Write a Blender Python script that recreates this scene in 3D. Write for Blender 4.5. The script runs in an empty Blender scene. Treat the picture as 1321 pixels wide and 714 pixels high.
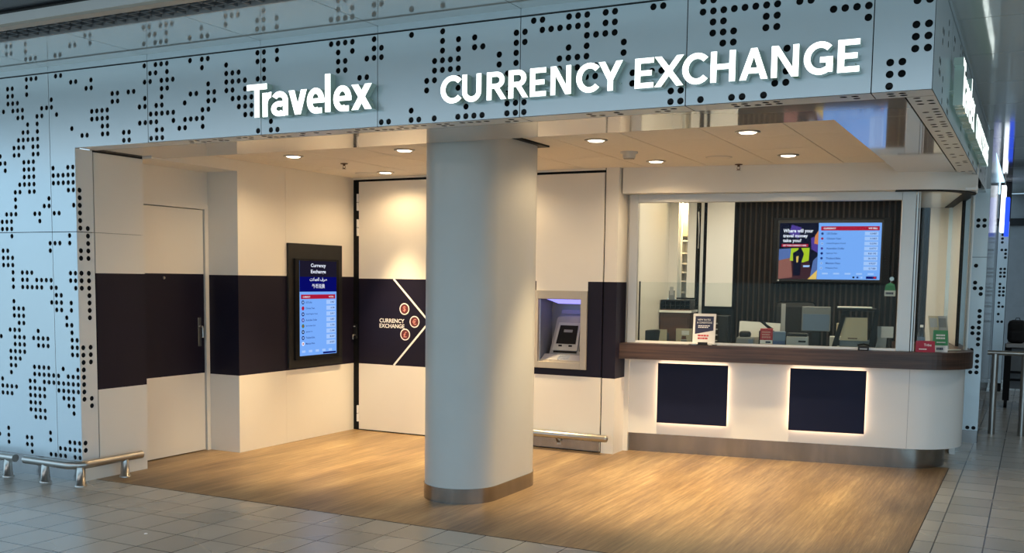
import bpy, bmesh, math, random
from mathutils import Matrix, Vector
random.seed(7)
sc = bpy.context.scene
C = sc.collection
PI = math.pi

# ---------------------------------------------------------------- materials
def new_mat(name):
    m = bpy.data.materials.new(name); m.use_nodes = True
    nt = m.node_tree; nt.nodes.clear()
    out = nt.nodes.new('ShaderNodeOutputMaterial')
    return m, nt, out
def N(nt, typ, **kw):
    n = nt.nodes.new(typ)
    for k, v in kw.items():
        if k in n.inputs: n.inputs[k].default_value = v
        else: setattr(n, k, v)
    return n
def pbsdf(name, col, rough=.5, metal=0., noise=0., nscale=8., stretch=None, bump=0., spec=.5, coords='Object', coat=0.):
    """principled material with a soft procedural colour variation"""
    m, nt, out = new_mat(name)
    b = N(nt, 'ShaderNodeBsdfPrincipled', Roughness=rough, Metallic=metal)
    b.inputs['Specular IOR Level'].default_value = spec
    b.inputs['Coat Weight'].default_value = coat
    nt.links.new(b.outputs[0], out.inputs[0])
    tc = N(nt, 'ShaderNodeTexCoord'); mp = N(nt, 'ShaderNodeMapping')
    if stretch: mp.inputs['Scale'].default_value = stretch
    nt.links.new(tc.outputs[coords], mp.inputs[0])
    nz = N(nt, 'ShaderNodeTexNoise', Scale=nscale, Detail=4., Roughness=.6)
    nt.links.new(mp.outputs[0], nz.inputs['Vector'])
    r = N(nt, 'ShaderNodeValToRGB')
    r.color_ramp.elements[0].position = .3; r.color_ramp.elements[1].position = .7
    lo = [max(0, c*(1-noise)) for c in col]; hi = [min(1, c*(1+noise)) for c in col]
    r.color_ramp.elements[0].color = (*lo, 1); r.color_ramp.elements[1].color = (*hi, 1)
    nt.links.new(nz.outputs[0], r.inputs[0]); nt.links.new(r.outputs[0], b.inputs['Base Color'])
    if bump:
        bp = N(nt, 'ShaderNodeBump', Strength=bump, Distance=.01)
        nt.links.new(nz.outputs[0], bp.inputs['Height']); nt.links.new(bp.outputs[0], b.inputs['Normal'])
    return m
def emit(name, col, st=1.):
    m, nt, out = new_mat(name)
    e = N(nt, 'ShaderNodeEmission', Strength=st); e.inputs[0].default_value = (*col, 1)
    nt.links.new(e.outputs[0], out.inputs[0]); return m
def glassy(name, tint=(.96, .98, .97), refl=1.0):
    m, nt, out = new_mat(name)
    t = N(nt, 'ShaderNodeBsdfTransparent'); t.inputs[0].default_value = (*tint, 1)
    g = N(nt, 'ShaderNodeBsdfGlossy', Roughness=.02)
    f = N(nt, 'ShaderNodeFresnel', IOR=1.5)
    mu = N(nt, 'ShaderNodeMath', operation='MULTIPLY'); mu.inputs[1].default_value = refl
    mx = N(nt, 'ShaderNodeMixShader')
    nt.links.new(f.outputs[0], mu.inputs[0]); nt.links.new(mu.outputs[0], mx.inputs[0])
    nt.links.new(t.outputs[0], mx.inputs[1]); nt.links.new(g.outputs[0], mx.inputs[2])
    nt.links.new(mx.outputs[0], out.inputs[0]); return m

def srgb(r, g, b):
    f = lambda c: (c/255/12.92 if c/255 <= .04045 else ((c/255+.055)/1.055)**2.4)
    return (f(r), f(g), f(b))

M = {}
M['fascia'] = pbsdf('cladding_white', (.67, .78, .84), .26, .33, .02, 1.2)
M['fasciaedge'] = pbsdf('cladding_edge', (.74, .78, .80), .35, .2, .02, 1.2)
M['dark'] = pbsdf('dark_void', (.008, .008, .009), .8, 0, .1)
M['black'] = pbsdf('black_satin', (.008, .008, .009), .5, 0, .1, spec=.12)
M['blackpl'] = pbsdf('black_plastic', (.016, .016, .017), .45, 0, .15, spec=.25)
M['cream'] = pbsdf('cream_laminate', (.80, .76, .69), .38, 0, .015, 1.5, coat=.15)
M['white'] = pbsdf('white_laminate', (.82, .80, .76), .28, 0, .015, 1.5, coat=.3)
M['navy'] = pbsdf('navy_laminate', (.0105, .0085, .020), .5, 0, .06, 3, spec=.22)
M['navyblue'] = pbsdf('navy_blue_panel', (.0075, .0105, .034), .5, 0, .06, 3, spec=.2)
M['ceil'] = pbsdf('ceiling_tile', (.80, .75, .67), .75, 0, .02, 30)
M['soffit'] = pbsdf('soffit_gloss', (.66, .62, .57), .06, .45, .01, 2)
M['hallceil'] = pbsdf('hall_ceiling_gloss', (.68, .71, .69), .07, .40, .01, 2)
M['steel'] = pbsdf('brushed_steel', (.52, .50, .47), .28, .95, .12, 3, (40, 40, .6))
M['steelh'] = pbsdf('brushed_steel_kick', (.31, .285, .255), .20, .95, .16, 2.2, (3, 3, .4))
M['chrome'] = pbsdf('polished_steel', (.44, .42, .39), .30, .95, .06, 4)
M['alu'] = pbsdf('window_aluminium', (.55, .53, .50), .38, .55, .03, 3)
M['pillar'] = pbsdf('pillar_paint', (.52, .52, .49), .42, 0, .03, 2.2, coat=.15)
M['grille'] = pbsdf('grille_metal', (.19, .20, .21), .5, .4, .1)
M['beigeedge'] = pbsdf('ceiling_edge', (.50, .45, .38), .5, 0, .04)
M['glass'] = glassy('clear_glass', refl=.07)
M['paneglass'] = glassy('low_pane_glass', (.93, .95, .94), .22)
M['screenglass'] = glassy('curved_glass', (.93, .96, .95), .6)
M['slat'] = pbsdf('black_slat', (.004, .0037, .0036), .6, 0, .2, spec=.08)
M['slatgap'] = pbsdf('brown_groove', (.075, .056, .044), .6, 0, .2, spec=.1)
M['brown'] = pbsdf('brown_wood', (.075, .032, .017), .45, 0, .35, 3, (1, 1, 12))
M['paper'] = pbsdf('white_paper', (.80, .79, .77), .7, 0, .02)
M['offwhite'] = pbsdf('offwhite_plastic', (.62, .60, .55), .45, 0, .03)
M['grey'] = pbsdf('grey_plastic', (.20, .21, .22), .45, 0, .05)
M['lgrey'] = pbsdf('light_grey_plastic', (.38, .38, .38), .45, 0, .05)
M['atm'] = pbsdf('atm_champagne', (.47, .41, .33), .40, .25, .02, 3)
M['atmin'] = pbsdf('atm_grey', (.26, .26, .28), .42, .3, .04)
M['red'] = pbsdf('red_card', (.42, .02, .03), .5, 0, .05)
M['pinkred'] = pbsdf('crimson_card', (.36, .015, .045), .5, 0, .05)
M['green'] = pbsdf('green_card', (.05, .28, .11), .5, 0, .05)
M['blue'] = pbsdf('blue_card', (.06, .10, .24), .5, 0, .05)
M['steelblue'] = pbsdf('grey_blue_card', (.14, .20, .30), .5, 0, .05)
M['ink'] = pbsdf('navy_print', (.02, .028, .08), .6, 0, .05)
M['inkred'] = pbsdf('red_print', (.55, .06, .08), .6, 0, .05)
M['whiteprint'] = pbsdf('white_print', (.85, .84, .82), .6, 0, .01)
M['pinkprint'] = pbsdf('pink_print', (.62, .26, .22), .6, 0, .01)
M['redfill'] = pbsdf('dark_red_print', (.12, .018, .02), .6, 0, .02)
M['farwall'] = pbsdf('far_grey_wall', (.20, .21, .22), .5, 0, .05)
M['sidewall'] = pbsdf('side_grey_gloss', (.42, .42, .42), .12, .6, .12, 2, (1, 3, .15))
M['bag'] = pbsdf('black_fabric', (.006, .006, .007), .8, 0, .3, 25, bump=.3)
M['olive'] = pbsdf('beige_box', (.50, .43, .30), .6, 0, .05)
M['darkgreyui'] = pbsdf('dark_ceiling', (.05, .065, .085), .3, 0, .05)
# lamps, screens
M['lampface'] = emit('lamp_face', (1, .90, .72), 9)
M['led'] = emit('warm_led', (1, .67, .42), 8.5)
M['letter'] = emit('letter_face', (.90, 1, .97), 2.6)
def letter_side():
    m, nt, out = new_mat('letter_side')
    b = N(nt, 'ShaderNodeBsdfPrincipled', Roughness=.16)
    b.inputs['Base Color'].default_value = (.34, .42, .39, 1); b.inputs['Metallic'].default_value = .45
    b.inputs['Emission Color'].default_value = (.45, .75, .62, 1); b.inputs['Emission Strength'].default_value = .07
    nt.links.new(b.outputs[0], out.inputs[0]); return m
M['letterside'] = letter_side()
M['atmglow'] = emit('atm_light', (.30, .28, 1.0), 1.6)
M['scr_navy'] = emit('screen_navy', srgb(8, 12, 105), .9)
M['scr_dark'] = emit('screen_dark', srgb(30, 27, 45), .9)
M['scr_blue'] = emit('screen_blue', srgb(120, 172, 250), 1.)
M['scr_pale'] = emit('screen_pale', srgb(165, 200, 255), 1.)
M['scr_white'] = emit('screen_white', srgb(235, 240, 255), 1.)
M['scr_red'] = emit('screen_red', srgb(170, 25, 55), 1.)
M['scr_ink'] = emit('screen_ink', srgb(35, 60, 130), 1.)
M['scr_black'] = emit('screen_black', srgb(18, 20, 40), 1.)
M['scr_road'] = emit('screen_road', srgb(62, 36, 44), 1.)
M['scr_roadl'] = emit('screen_road_light', srgb(140, 92, 84), 1.)
M['scr_lime'] = emit('screen_lime', srgb(170, 200, 40), 1.)
M['scr_purple'] = emit('screen_purple', srgb(80, 60, 150), 1.)
M['scr_sky'] = emit('screen_steel', srgb(85, 110, 170), 1.)
M['scr_orange'] = emit('screen_orange', srgb(205, 130, 75), 1.)
M['scr_yellow'] = emit('screen_yellow', srgb(225, 190, 100), 1.)
M['scr_green'] = emit('screen_green', srgb(70, 130, 90), 1.)
M['signblue'] = emit('sign_blue', (.03, .10, .9), 1.2)
M['signwhite'] = emit('sign_white', (.85, .92, 1), 2.2)

def tile_mat():
    m, nt, out = new_mat('grey_floor_tile')
    b = N(nt, 'ShaderNodeBsdfPrincipled', Roughness=.22)
    tc = N(nt, 'ShaderNodeTexCoord'); mp = N(nt, 'ShaderNodeMapping')
    mp.inputs['Location'].default_value = (5.753, -5.475+.3155*30, 0)
    nt.links.new(tc.outputs['Object'], mp.inputs[0])
    br = N(nt, 'ShaderNodeTexBrick'); br.offset = 0; br.squash = 1
    br.inputs['Scale'].default_value = 1; br.inputs['Brick Width'].default_value = .2775
    br.inputs['Row Height'].default_value = .3155; br.inputs['Mortar Size'].default_value = .0042
    br.inputs['Mortar Smooth'].default_value = .1; br.inputs['Bias'].default_value = 0
    br.inputs['Color1'].default_value = (.36, .35, .315, 1); br.inputs['Color2'].default_value = (.44, .43, .39, 1)
    br.inputs['Mortar'].default_value = (.035, .033, .03, 1)
    nt.links.new(mp.outputs[0], br.inputs['Vector'])
    nz = N(nt, 'ShaderNodeTexNoise', Scale=1.3, Detail=1.5); nt.links.new(tc.outputs['Object'], nz.inputs['Vector'])
    mx = N(nt, 'ShaderNodeMix', data_type='RGBA', blend_type='MULTIPLY'); mx.inputs[0].default_value = .15
    nt.links.new(br.outputs['Color'], mx.inputs[6]); nt.links.new(nz.outputs[0], mx.inputs[7])
    nt.links.new(mx.outputs[2], b.inputs['Base Color'])
    rg = N(nt, 'ShaderNodeMapRange'); rg.inputs['To Min'].default_value = .24; rg.inputs['To Max'].default_value = .30
    nt.links.new(nz.outputs[0], rg.inputs['Value']); nt.links.new(rg.outputs[0], b.inputs['Roughness'])
    bp = N(nt, 'ShaderNodeBump', Strength=.4, Distance=.003, invert=True)
    nt.links.new(br.outputs['Fac'], bp.inputs['Height']); nt.links.new(bp.outputs[0], b.inputs['Normal'])
    nt.links.new(b.outputs[0], out.inputs[0]); return m
M['tile'] = tile_mat()

def wood_floor():
    m, nt, out = new_mat('oak_vinyl_floor')
    b = N(nt, 'ShaderNodeBsdfPrincipled', Roughness=.42)
    tc = N(nt, 'ShaderNodeTexCoord')
    def noise(scale, st, det=5.):
        mp = N(nt, 'ShaderNodeMapping'); mp.inputs['Scale'].default_value = st
        nt.links.new(tc.outputs['Object'], mp.inputs[0])
        n = N(nt, 'ShaderNodeTexNoise', Scale=scale, Detail=det, Roughness=.65); nt.links.new(mp.outputs[0], n.inputs['Vector']); return n
    a = noise(3.0, (13, .45, 1)); f = noise(5., (60, 1.1, 1)); g = noise(1.1, (3.2, .4, 1), 3.)
    mpb = N(nt, 'ShaderNodeMapping'); mpb.inputs['Rotation'].default_value = (0, 0, PI/2)
    nt.links.new(tc.outputs['Object'], mpb.inputs[0])
    br = N(nt, 'ShaderNodeTexBrick'); br.offset = .37
    for k, v in (('Scale', 1), ('Brick Width', 1.25), ('Row Height', .15), ('Mortar Size', .0008), ('Bias', 0)): br.inputs[k].default_value = v
    br.inputs['Color1'].default_value = (.88, .88, .88, 1); br.inputs['Color2'].default_value = (1.08, 1.08, 1.08, 1); br.inputs['Mortar'].default_value = (.8, .8, .8, 1)
    nt.links.new(mpb.outputs[0], br.inputs['Vector'])
    ad = N(nt, 'ShaderNodeMath', operation='ADD'); nt.links.new(a.outputs[0], ad.inputs[0]); nt.links.new(f.outputs[0], ad.inputs[1])
    ad2 = N(nt, 'ShaderNodeMath', operation='ADD'); nt.links.new(ad.outputs[0], ad2.inputs[0]); nt.links.new(g.outputs[0], ad2.inputs[1])
    dv = N(nt, 'ShaderNodeMath', operation='DIVIDE'); dv.inputs[1].default_value = 3; nt.links.new(ad2.outputs[0], dv.inputs[0])
    r = N(nt, 'ShaderNodeValToRGB'); e = r.color_ramp.elements
    e[0].position = .36; e[0].color = (.085, .048, .023, 1); e[1].position = .64; e[1].color = (.42, .30, .150, 1)
    k = e.new(.5); k.color = (.215, .138, .067, 1)
    nt.links.new(dv.outputs[0], r.inputs[0])
    mx = N(nt, 'ShaderNodeMix', data_type='RGBA', blend_type='MULTIPLY'); mx.inputs[0].default_value = 1
    nt.links.new(r.outputs[0], mx.inputs[6]); nt.links.new(br.outputs['Color'], mx.inputs[7])
    nt.links.new(mx.outputs[2], b.inputs['Base Color'])
    bp = N(nt, 'ShaderNodeBump', Strength=.12, Distance=.003); nt.links.new(f.outputs[0], bp.inputs['Height']); nt.links.new(bp.outputs[0], b.inputs['Normal'])
    nt.links.new(b.outputs[0], out.inputs[0]); return m
M['wood'] = wood_floor()

def top_wood():
    m, nt, out = new_mat('dark_walnut_worktop')
    b = N(nt, 'ShaderNodeBsdfPrincipled', Roughness=.38)
    tc = N(nt, 'ShaderNodeTexCoord'); mp = N(nt, 'ShaderNodeMapping'); mp.inputs['Scale'].default_value = (1.0, 1.0, 34)
    nt.links.new(tc.outputs['Object'], mp.inputs[0])
    nz = N(nt, 'ShaderNodeTexNoise', Scale=1.6, Detail=6., Roughness=.6); nt.links.new(mp.outputs[0], nz.inputs['Vector'])
    r = N(nt, 'ShaderNodeValToRGB'); e = r.color_ramp.elements
    e[0].position = .33; e[0].color = (.022, .011, .007, 1); e[1].position = .68; e[1].color = (.088, .044, .027, 1)
    nt.links.new(nz.outputs[0], r.inputs[0]); nt.links.new(r.outputs[0], b.inputs['Base Color'])
    nt.links.new(b.outputs[0], out.inputs[0]); return m
M['walnut'] = top_wood()

# ---------------------------------------------------------------- mesh builder
class MB:
    def __init__(s): s.v = []; s.f = []; s.m = []; s.mats = []; s.sm = []
    def mi(s, mat):
        if mat not in s.mats: s.mats.append(mat)
        return s.mats.index(mat)
    def add(s, vs, fs, mat, smooth=False):
        o = len(s.v); s.v += [tuple(p) for p in vs]; i = s.mi(mat)
        for f in fs: s.f.append(tuple(o+k for k in f)); s.m.append(i); s.sm.append(smooth)
    def box(s, x0, y0, z0, x1, y1, z1, mat, bev=0.):
        x0, x1 = min(x0, x1), max(x0, x1); y0, y1 = min(y0, y1), max(y0, y1); z0, z1 = min(z0, z1), max(z0, z1)
        if bev:
            bm = bmesh.new(); bmesh.ops.create_cube(bm, size=1)
            for v in bm.verts: v.co = ((x0+x1)/2+v.co.x*(x1-x0), (y0+y1)/2+v.co.y*(y1-y0), (z0+z1)/2+v.co.z*(z1-z0))
            bmesh.ops.bevel(bm, geom=bm.edges[:], offset=bev, segments=2, affect='EDGES', profile=.5)
            s.bm(bm, mat); return
        vs = [(x, y, z) for z in (z0, z1) for y in (y0, y1) for x in (x0, x1)]
        s.add(vs, [(0, 2, 3, 1), (4, 5, 7, 6), (0, 1, 5, 4), (2, 6, 7, 3), (0, 4, 6, 2), (1, 3, 7, 5)], mat)
    def bm(s, bm, mat, smooth=False, mx=None):
        bm.verts.ensure_lookup_table(); bm.verts.index_update()
        s.add([(mx @ v.co if mx else v.co) for v in bm.verts], [[v.index for v in f.verts] for f in bm.faces], mat, smooth); bm.free()
    def prism(s, pts, fn, d0, d1, mat, matf=None, smooth=False):
        """polygon pts (2D) extruded between depths d0,d1; fn(a,b,d)->xyz ; matf = material of the d0 face"""
        n = len(pts)
        vs = [fn(a, b, d0) for a, b in pts]+[fn(a, b, d1) for a, b in pts]
        s.add(vs[:n], [tuple(range(n))], matf or mat)
        s.add(vs, [tuple(range(2*n-1, n-1, -1))]+[], mat)
        s.add(vs, [(i, n+i, n+(i+1) % n, (i+1) % n) for i in range(n)], mat, smooth)
    def tube(s, path, r, mat, seg=12, caps=True, radii=None):
        path = [Vector(p) for p in path]; rings = []
        up = Vector((0, 0, 1))
        for i, p in enumerate(path):
            t = (path[min(i+1, len(path)-1)]-path[max(i-1, 0)]).normalized()
            a = t.cross(up)
            if a.length < 1e-3: a = t.cross(Vector((1, 0, 0)))
            a.normalize(); b = a.cross(t)
            rr = radii[i] if radii else r
            rings.append([p+(a*math.cos(k*2*PI/seg)+b*math.sin(k*2*PI/seg))*rr for k in range(seg)])
        vs = [q for R in rings for q in R]
        fs = [(i*seg+k, i*seg+(k+1) % seg, (i+1)*seg+(k+1) % seg, (i+1)*seg+k) for i in range(len(path)-1) for k in range(seg)]
        s.add(vs, fs, mat, True)
        if caps:
            s.add(rings[0], [tuple(range(seg))], mat); s.add(rings[-1], [tuple(range(seg-1, -1, -1))], mat)
    def cyl(s, x, y, z0, z1, r, mat, seg=20, r1=None):
        s.tube([(x, y, z0), (x, y, z1)], r, mat, seg, True, [r, r if r1 is None else r1])
    def lathe(s, prof, o, mat, seg=28):
        vs = [(o[0]+r*math.cos(k*2*PI/seg), o[1]+r*math.sin(k*2*PI/seg), o[2]+z) for r, z in prof for k in range(seg)]
        fs = [(i*seg+k, i*seg+(k+1) % seg, (i+1)*seg+(k+1) % seg, (i+1)*seg+k) for i in range(len(prof)-1) for k in range(seg)]
        s.add(vs, fs, mat, True)
    def wall(s, path, z0, z1, mat, th=0.02, closed=False, smooth=True, capmat=None):
        """vertical sheet of thickness th along a plan path (offset to the left)"""
        P = [Vector((p[0], p[1])) for p in path]; Q = []
        for i, p in enumerate(P):
            t = (P[min(i+1, len(P)-1)]-P[max(i-1, 0)]).normalized()
            Q.append(p+Vector((-t.y, t.x))*th)
        n = len(P)
        a = [(p.x, p.y, z0) for p in P]+[(p.x, p.y, z1) for p in P]
        b = [(p.x, p.y, z0) for p in Q]+[(p.x, p.y, z1) for p in Q]
        s.add(a, [(i, i+1, n+i+1, n+i) for i in range(n-1)], mat, smooth)
        s.add(b, [(i+1, i, n+i, n+i+1) for i in range(n-1)], mat, smooth)
        s.add([a[i] for i in range(n)]+[b[i] for i in range(n)], [(i+1, i, n+i, n+i+1) for i in range(n-1)], capmat or mat)
        s.add([a[n+i] for i in range(n)]+[b[n+i] for i in range(n)], [(i, i+1, n+i+1, n+i) for i in range(n-1)], capmat or mat)
        for i in (0, n-1): s.add([a[i], a[n+i], b[n+i], b[i]], [(0, 1, 2, 3)], mat)
    def mesh(s, me, mx, mat):
        s.add([mx @ v.co for v in me.vertices], [tuple(p.vertices) for p in me.polygons], mat)
    def build(s, name, parent=None, **props):
        me = bpy.data.meshes.new(name); me.from_pydata(s.v, [], s.f)
        for m in s.mats: me.materials.append(M[m])
        for p, i, sm in zip(me.polygons, s.m, s.sm): p.material_index = i; p.use_smooth = sm
        me.update()
        bm = bmesh.new(); bm.from_mesh(me); bmesh.ops.recalc_face_normals(bm, faces=bm.faces); bm.to_mesh(me); bm.free()
        o = bpy.data.objects.new(name, me); C.objects.link(o)
        if parent: o.parent = parent
        for k, v in props.items(): o[k] = v
        return o

def thing(name, label, cat, loc=(0, 0, 0), rz=0., group=None):
    o = bpy.data.objects.new(name, None); o.empty_display_size = .1; C.objects.link(o)
    o.location = loc; o.rotation_euler = (0, 0, rz); o['label'] = label; o['category'] = cat
    if group: o['group'] = group
    return o
def struct(name, loc=(0, 0, 0), rz=0.):
    o = bpy.data.objects.new(name, None); o.empty_display_size = .1; C.objects.link(o)
    o.location = loc; o.rotation_euler = (0, 0, rz); o['kind'] = 'structure'; return o
def local(root, fn_world):  # convert helper (roots at plain translation)
    return fn_world

# text -> mesh cache
_tx = {}
def text_mesh(body, bold=0.):
    if (body, bold) in _tx: return _tx[(body, bold)]
    cu = bpy.data.curves.new('t', 'FONT'); cu.body = body; cu.size = 1; cu.offset = bold; cu.resolution_u = 3
    o = bpy.data.objects.new('t', cu); C.objects.link(o)
    dg = bpy.context.evaluated_depsgraph_get(); dg.update()
    me = bpy.data.meshes.new_from_object(o.evaluated_get(dg))
    bpy.data.objects.remove(o); bpy.data.curves.remove(cu)
    _tx[(body, bold)] = me; return me
def put_text(mb, body, o, ax, ay, h, mat, w=None, bold=.012, center=False, right=False):
    """text with lower-left corner o, unit axes ax (reading) and ay (up), height h, optional width w"""
    me = text_mesh(body, bold)
    if not me.vertices: return
    xs = [v.co.x for v in me.vertices]; ys = [v.co.y for v in me.vertices]
    x0, x1, y0, y1 = min(xs), max(xs), min(ys), max(ys)
    sy = h/max(y1-y0, 1e-6); sx = (w/(x1-x0)) if w else sy
    W_ = (x1-x0)*sx
    ax = Vector(ax); ay = Vector(ay); n = ax.cross(ay); o = Vector(o)
    if center: o = o-ax*(W_/2)
    if right: o = o-ax*W_
    mx = Matrix(((ax.x*sx, ay.x*sy, n.x, 0), (ax.y*sx, ay.y*sy, n.y, 0), (ax.z*sx, ay.z*sy, n.z, 0), (0, 0, 0, 1)))
    off = o-ax*(x0*sx)-ay*(y0*sy)
    mx.translation = off
    mb.mesh(me, mx, mat)

# ---------------------------------------------------------------- perforated sheet
def perf(mb, fn, us, vs, holes, mat, r=.0185, depth=.004, gap=.0026, hmat='fasciaedge', skip=None):
    """sheet of cells; us, vs = cell edges, holes = set of (i,j); fn(u,v,d)->xyz with d into the sheet"""
    nu, nv = len(us)-1, len(vs)-1
    U = list(us); V = list(vs)
    U[0] += gap*(1 if U[-1] > U[0] else -1); U[-1] -= gap*(1 if U[-1] > U[0] else -1)
    V[0] += gap*(1 if V[-1] > V[0] else -1); V[-1] -= gap*(1 if V[-1] > V[0] else -1)
    for j in range(nv):
        i = 0
        while i < nu:
            if skip and skip(i, j): i += 1; continue
            if (i, j) in holes:
                u0, u1, v0, v1 = U[i], U[i+1], V[j], V[j+1]
                cu, cv = (us[i]+us[i+1])/2, (vs[j]+vs[j+1])/2
                n = 16; a = []; b = []
                lu, hu, lv, hv = min(u0, u1), max(u0, u1), min(v0, v1), max(v0, v1)
                for k in range(n):
                    t = 2*PI*k/n+PI/4; x, y = math.cos(t), math.sin(t); q = 1/max(abs(x), abs(y))
                    a.append((lu+(hu-lu)*(x*q+1)/2, lv+(hv-lv)*(y*q+1)/2)); b.append((cu+x*r, cv+y*r))
                mb.add([fn(*p, 0) for p in a]+[fn(*p, 0) for p in b], [(k, (k+1) % n, n+(k+1) % n, n+k) for k in range(n)], mat)
                mb.add([fn(*p, 0) for p in b]+[fn(*p, depth) for p in b], [(k, (k+1) % n, n+(k+1) % n, n+k) for k in range(n)], hmat)
                i += 1
            else:
                k = i
                while k < nu and (k, j) not in holes and not (skip and skip(k, j)): k += 1
                mb.add([fn(U[i], V[j], 0), fn(U[k], V[j], 0), fn(U[k], V[j+1], 0), fn(U[i], V[j+1], 0)], [(0, 1, 2, 3)], mat)
                i = k
    if skip: return
    # rim
    for (p, q) in (((U[0], V[0]), (U[-1], V[0])), ((U[-1], V[0]), (U[-1], V[-1])), ((U[-1], V[-1]), (U[0], V[-1])), ((U[0], V[-1]), (U[0], V[0]))):
        mb.add([fn(*p, 0), fn(*q, 0), fn(*q, depth), fn(*p, depth)], [(0, 1, 2, 3)], hmat)

HOLES = {0: [19, 20, 24, 25, 29, 30, 32, 33, 34, 37, 38, 49, 53, 58, 61, 62, 63, 64, 72, 74, 75, 83, 84, 86, 90, 91, 92, 94, 110, 111, 115, 116, 117], 1: [10, 11, 13, 14, 15, 16, 17, 18, 19, 20, 29, 30, 32, 33, 34, 35, 36, 37, 39, 40, 45, 47, 49, 57, 58, 61, 63, 72, 74, 75, 80, 84, 90, 92, 93, 104, 107, 108, 117, 120, 121], 2: [0, 1, 5, 6, 7, 8, 13, 14, 18, 19, 29, 30, 31, 32, 39, 40, 44, 45, 47, 49, 57, 58, 59, 62, 63, 74, 78, 79, 80, 89, 90, 91, 93, 94, 104, 105, 117, 120, 121], 3: [5, 13, 14, 17, 18, 19, 28, 32, 34, 40, 42, 47, 48, 49, 50, 62, 63, 74, 75, 77, 78, 79, 80, 83, 90, 91, 96, 97, 99, 100, 112, 119, 120, 121], 4: [0, 1, 17, 18, 28, 32, 33, 34, 35, 40, 42, 47, 48, 49, 50, 59, 60, 77, 79, 80, 82, 83, 85, 86, 91, 94, 99, 100, 112, 113, 114, 118, 119, 120, 122], 5: [0, 1, 12, 31, 33, 35, 41, 47, 50, 51, 76, 77, 78, 79, 82, 83, 87, 91, 92, 94, 95, 101, 102, 103, 104, 111, 114, 115, 118, 119], 6: [0, 1, 24, 25, 27, 31, 32, 41, 47, 51, 76, 77, 78, 83, 84, 89, 90, 91, 92, 93, 101, 102, 103, 104, 115, 117], 7: [2, 3, 12, 27, 41, 76, 77, 84, 85, 86, 87, 89, 92, 93, 94, 95, 101, 102, 108, 115, 117, 118], 8: [2, 3, 12, 13, 22, 23, 39, 40, 41, 46, 53, 73, 84, 87, 88, 91, 92, 97, 98, 101, 102, 105, 106, 115, 116, 117, 118, 119], 9: [3, 14, 16, 17, 20, 22, 23, 39, 40, 41, 44, 45, 46, 47, 50, 52, 53, 56, 57, 72, 73, 75, 91, 92, 93, 97, 98, 115, 116, 118, 119, 120], 10: [115, 116, 119, 120, 123], 11: [116, 117, 118, 122, 123], 12: [108, 109, 112, 116, 117, 118, 122], 13: [108, 109, 110, 111, 112, 116, 117, 118], 14: [108, 109, 110, 111, 112, 116, 117, 118, 119], 15: [108, 109, 116, 117, 119, 120], 16: [113, 120], 17: [108, 113, 114, 120], 18: [111, 112, 115, 116, 120, 121, 122], 19: [115, 121, 122, 123], 20: [121, 122, 123], 21: [109, 121], 22: [109, 111, 112, 113], 23: [113, 122, 123], 24: [121, 122, 123], 25: [121, 122, 123], 26: [108, 109, 117, 118, 119, 121], 27: [108, 109, 113, 114, 115, 116, 118, 119, 121], 28: [108, 112, 113, 115, 116, 117, 118, 119, 121], 29: [111, 112], 30: [109, 111, 112, 113, 121], 31: [109, 111, 112, 119, 120, 121], 32: [110, 119, 120, 121], 33: [109, 110, 119, 120], 34: [109, 116, 120, 121, 122], 35: [108, 109, 114, 115, 116, 117, 119, 120, 121, 124], 36: [108, 109, 114, 115, 116, 119, 120, 121], 37: [108, 109, 119, 120, 121, 122], 38: [120, 121, 122], 39: [108, 111, 114, 115, 116, 117, 121, 122], 40: [108, 109, 110, 112, 113, 114, 115, 116, 117, 122], 41: [108, 109, 110, 111, 112, 113, 114, 115, 117, 118, 124], 42: [108, 109, 110, 111, 112, 115, 116, 117, 118, 121, 122, 123, 124], 43: [109, 110, 111, 115, 116, 117, 118, 122, 123, 124, 125], 44: [109, 110, 116, 117, 118], 45: [109, 115, 116, 117, 118], 46: [115, 116, 117], 48: [114, 123], 49: [108, 109, 110, 114, 118, 119, 123, 125], 50: [108, 109, 110, 111, 112, 118, 119, 123], 51: [108, 109, 111, 112, 113, 114, 118]}
for j in list(HOLES): HOLES[j] = HOLES[j]+[n+18 for n in HOLES[j] if 108 <= n and n+18 > 125]   # the cladding goes on past the picture
XPn = [-1, 0, 20, 33, 57, 78, 90, 100, 110, 118, 130, 200]; FPn = [.02, .03, .1, .03, -.12, -.32, -.55, -.75, -1.05, -1.18, -1.3, -1.3]
def interp(n, X, F):
    for i in range(len(X)-1):
        if n <= X[i+1]: return F[i]+(F[i+1]-F[i])*(n-X[i])/(X[i+1]-X[i])
    return F[-1]
def colx(n): return -.521-.0556*(n+interp(n, XPn, FPn))
def rowz(j): return 3.078-.0567*j
YF = 5.34; ZS = 2.5394; ZT = 3.1064; ZC = 3.154; XR = -.493; XL = colx(107.5)

DOWN, SPILL, BOOTH, WORLD, EXPO, HALL, CORR = 460, 30, 26, 2.75, 0.0, 28, 12

# ================================================================ SETTING
CTH = .158; CC, CS = math.cos(CTH), math.sin(CTH); P0 = (-3.39, 8.956, 0)
def W(u, v, z=0.): return (P0[0]+u*CC-v*CS, P0[1]+u*CS+v*CC, z)

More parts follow.
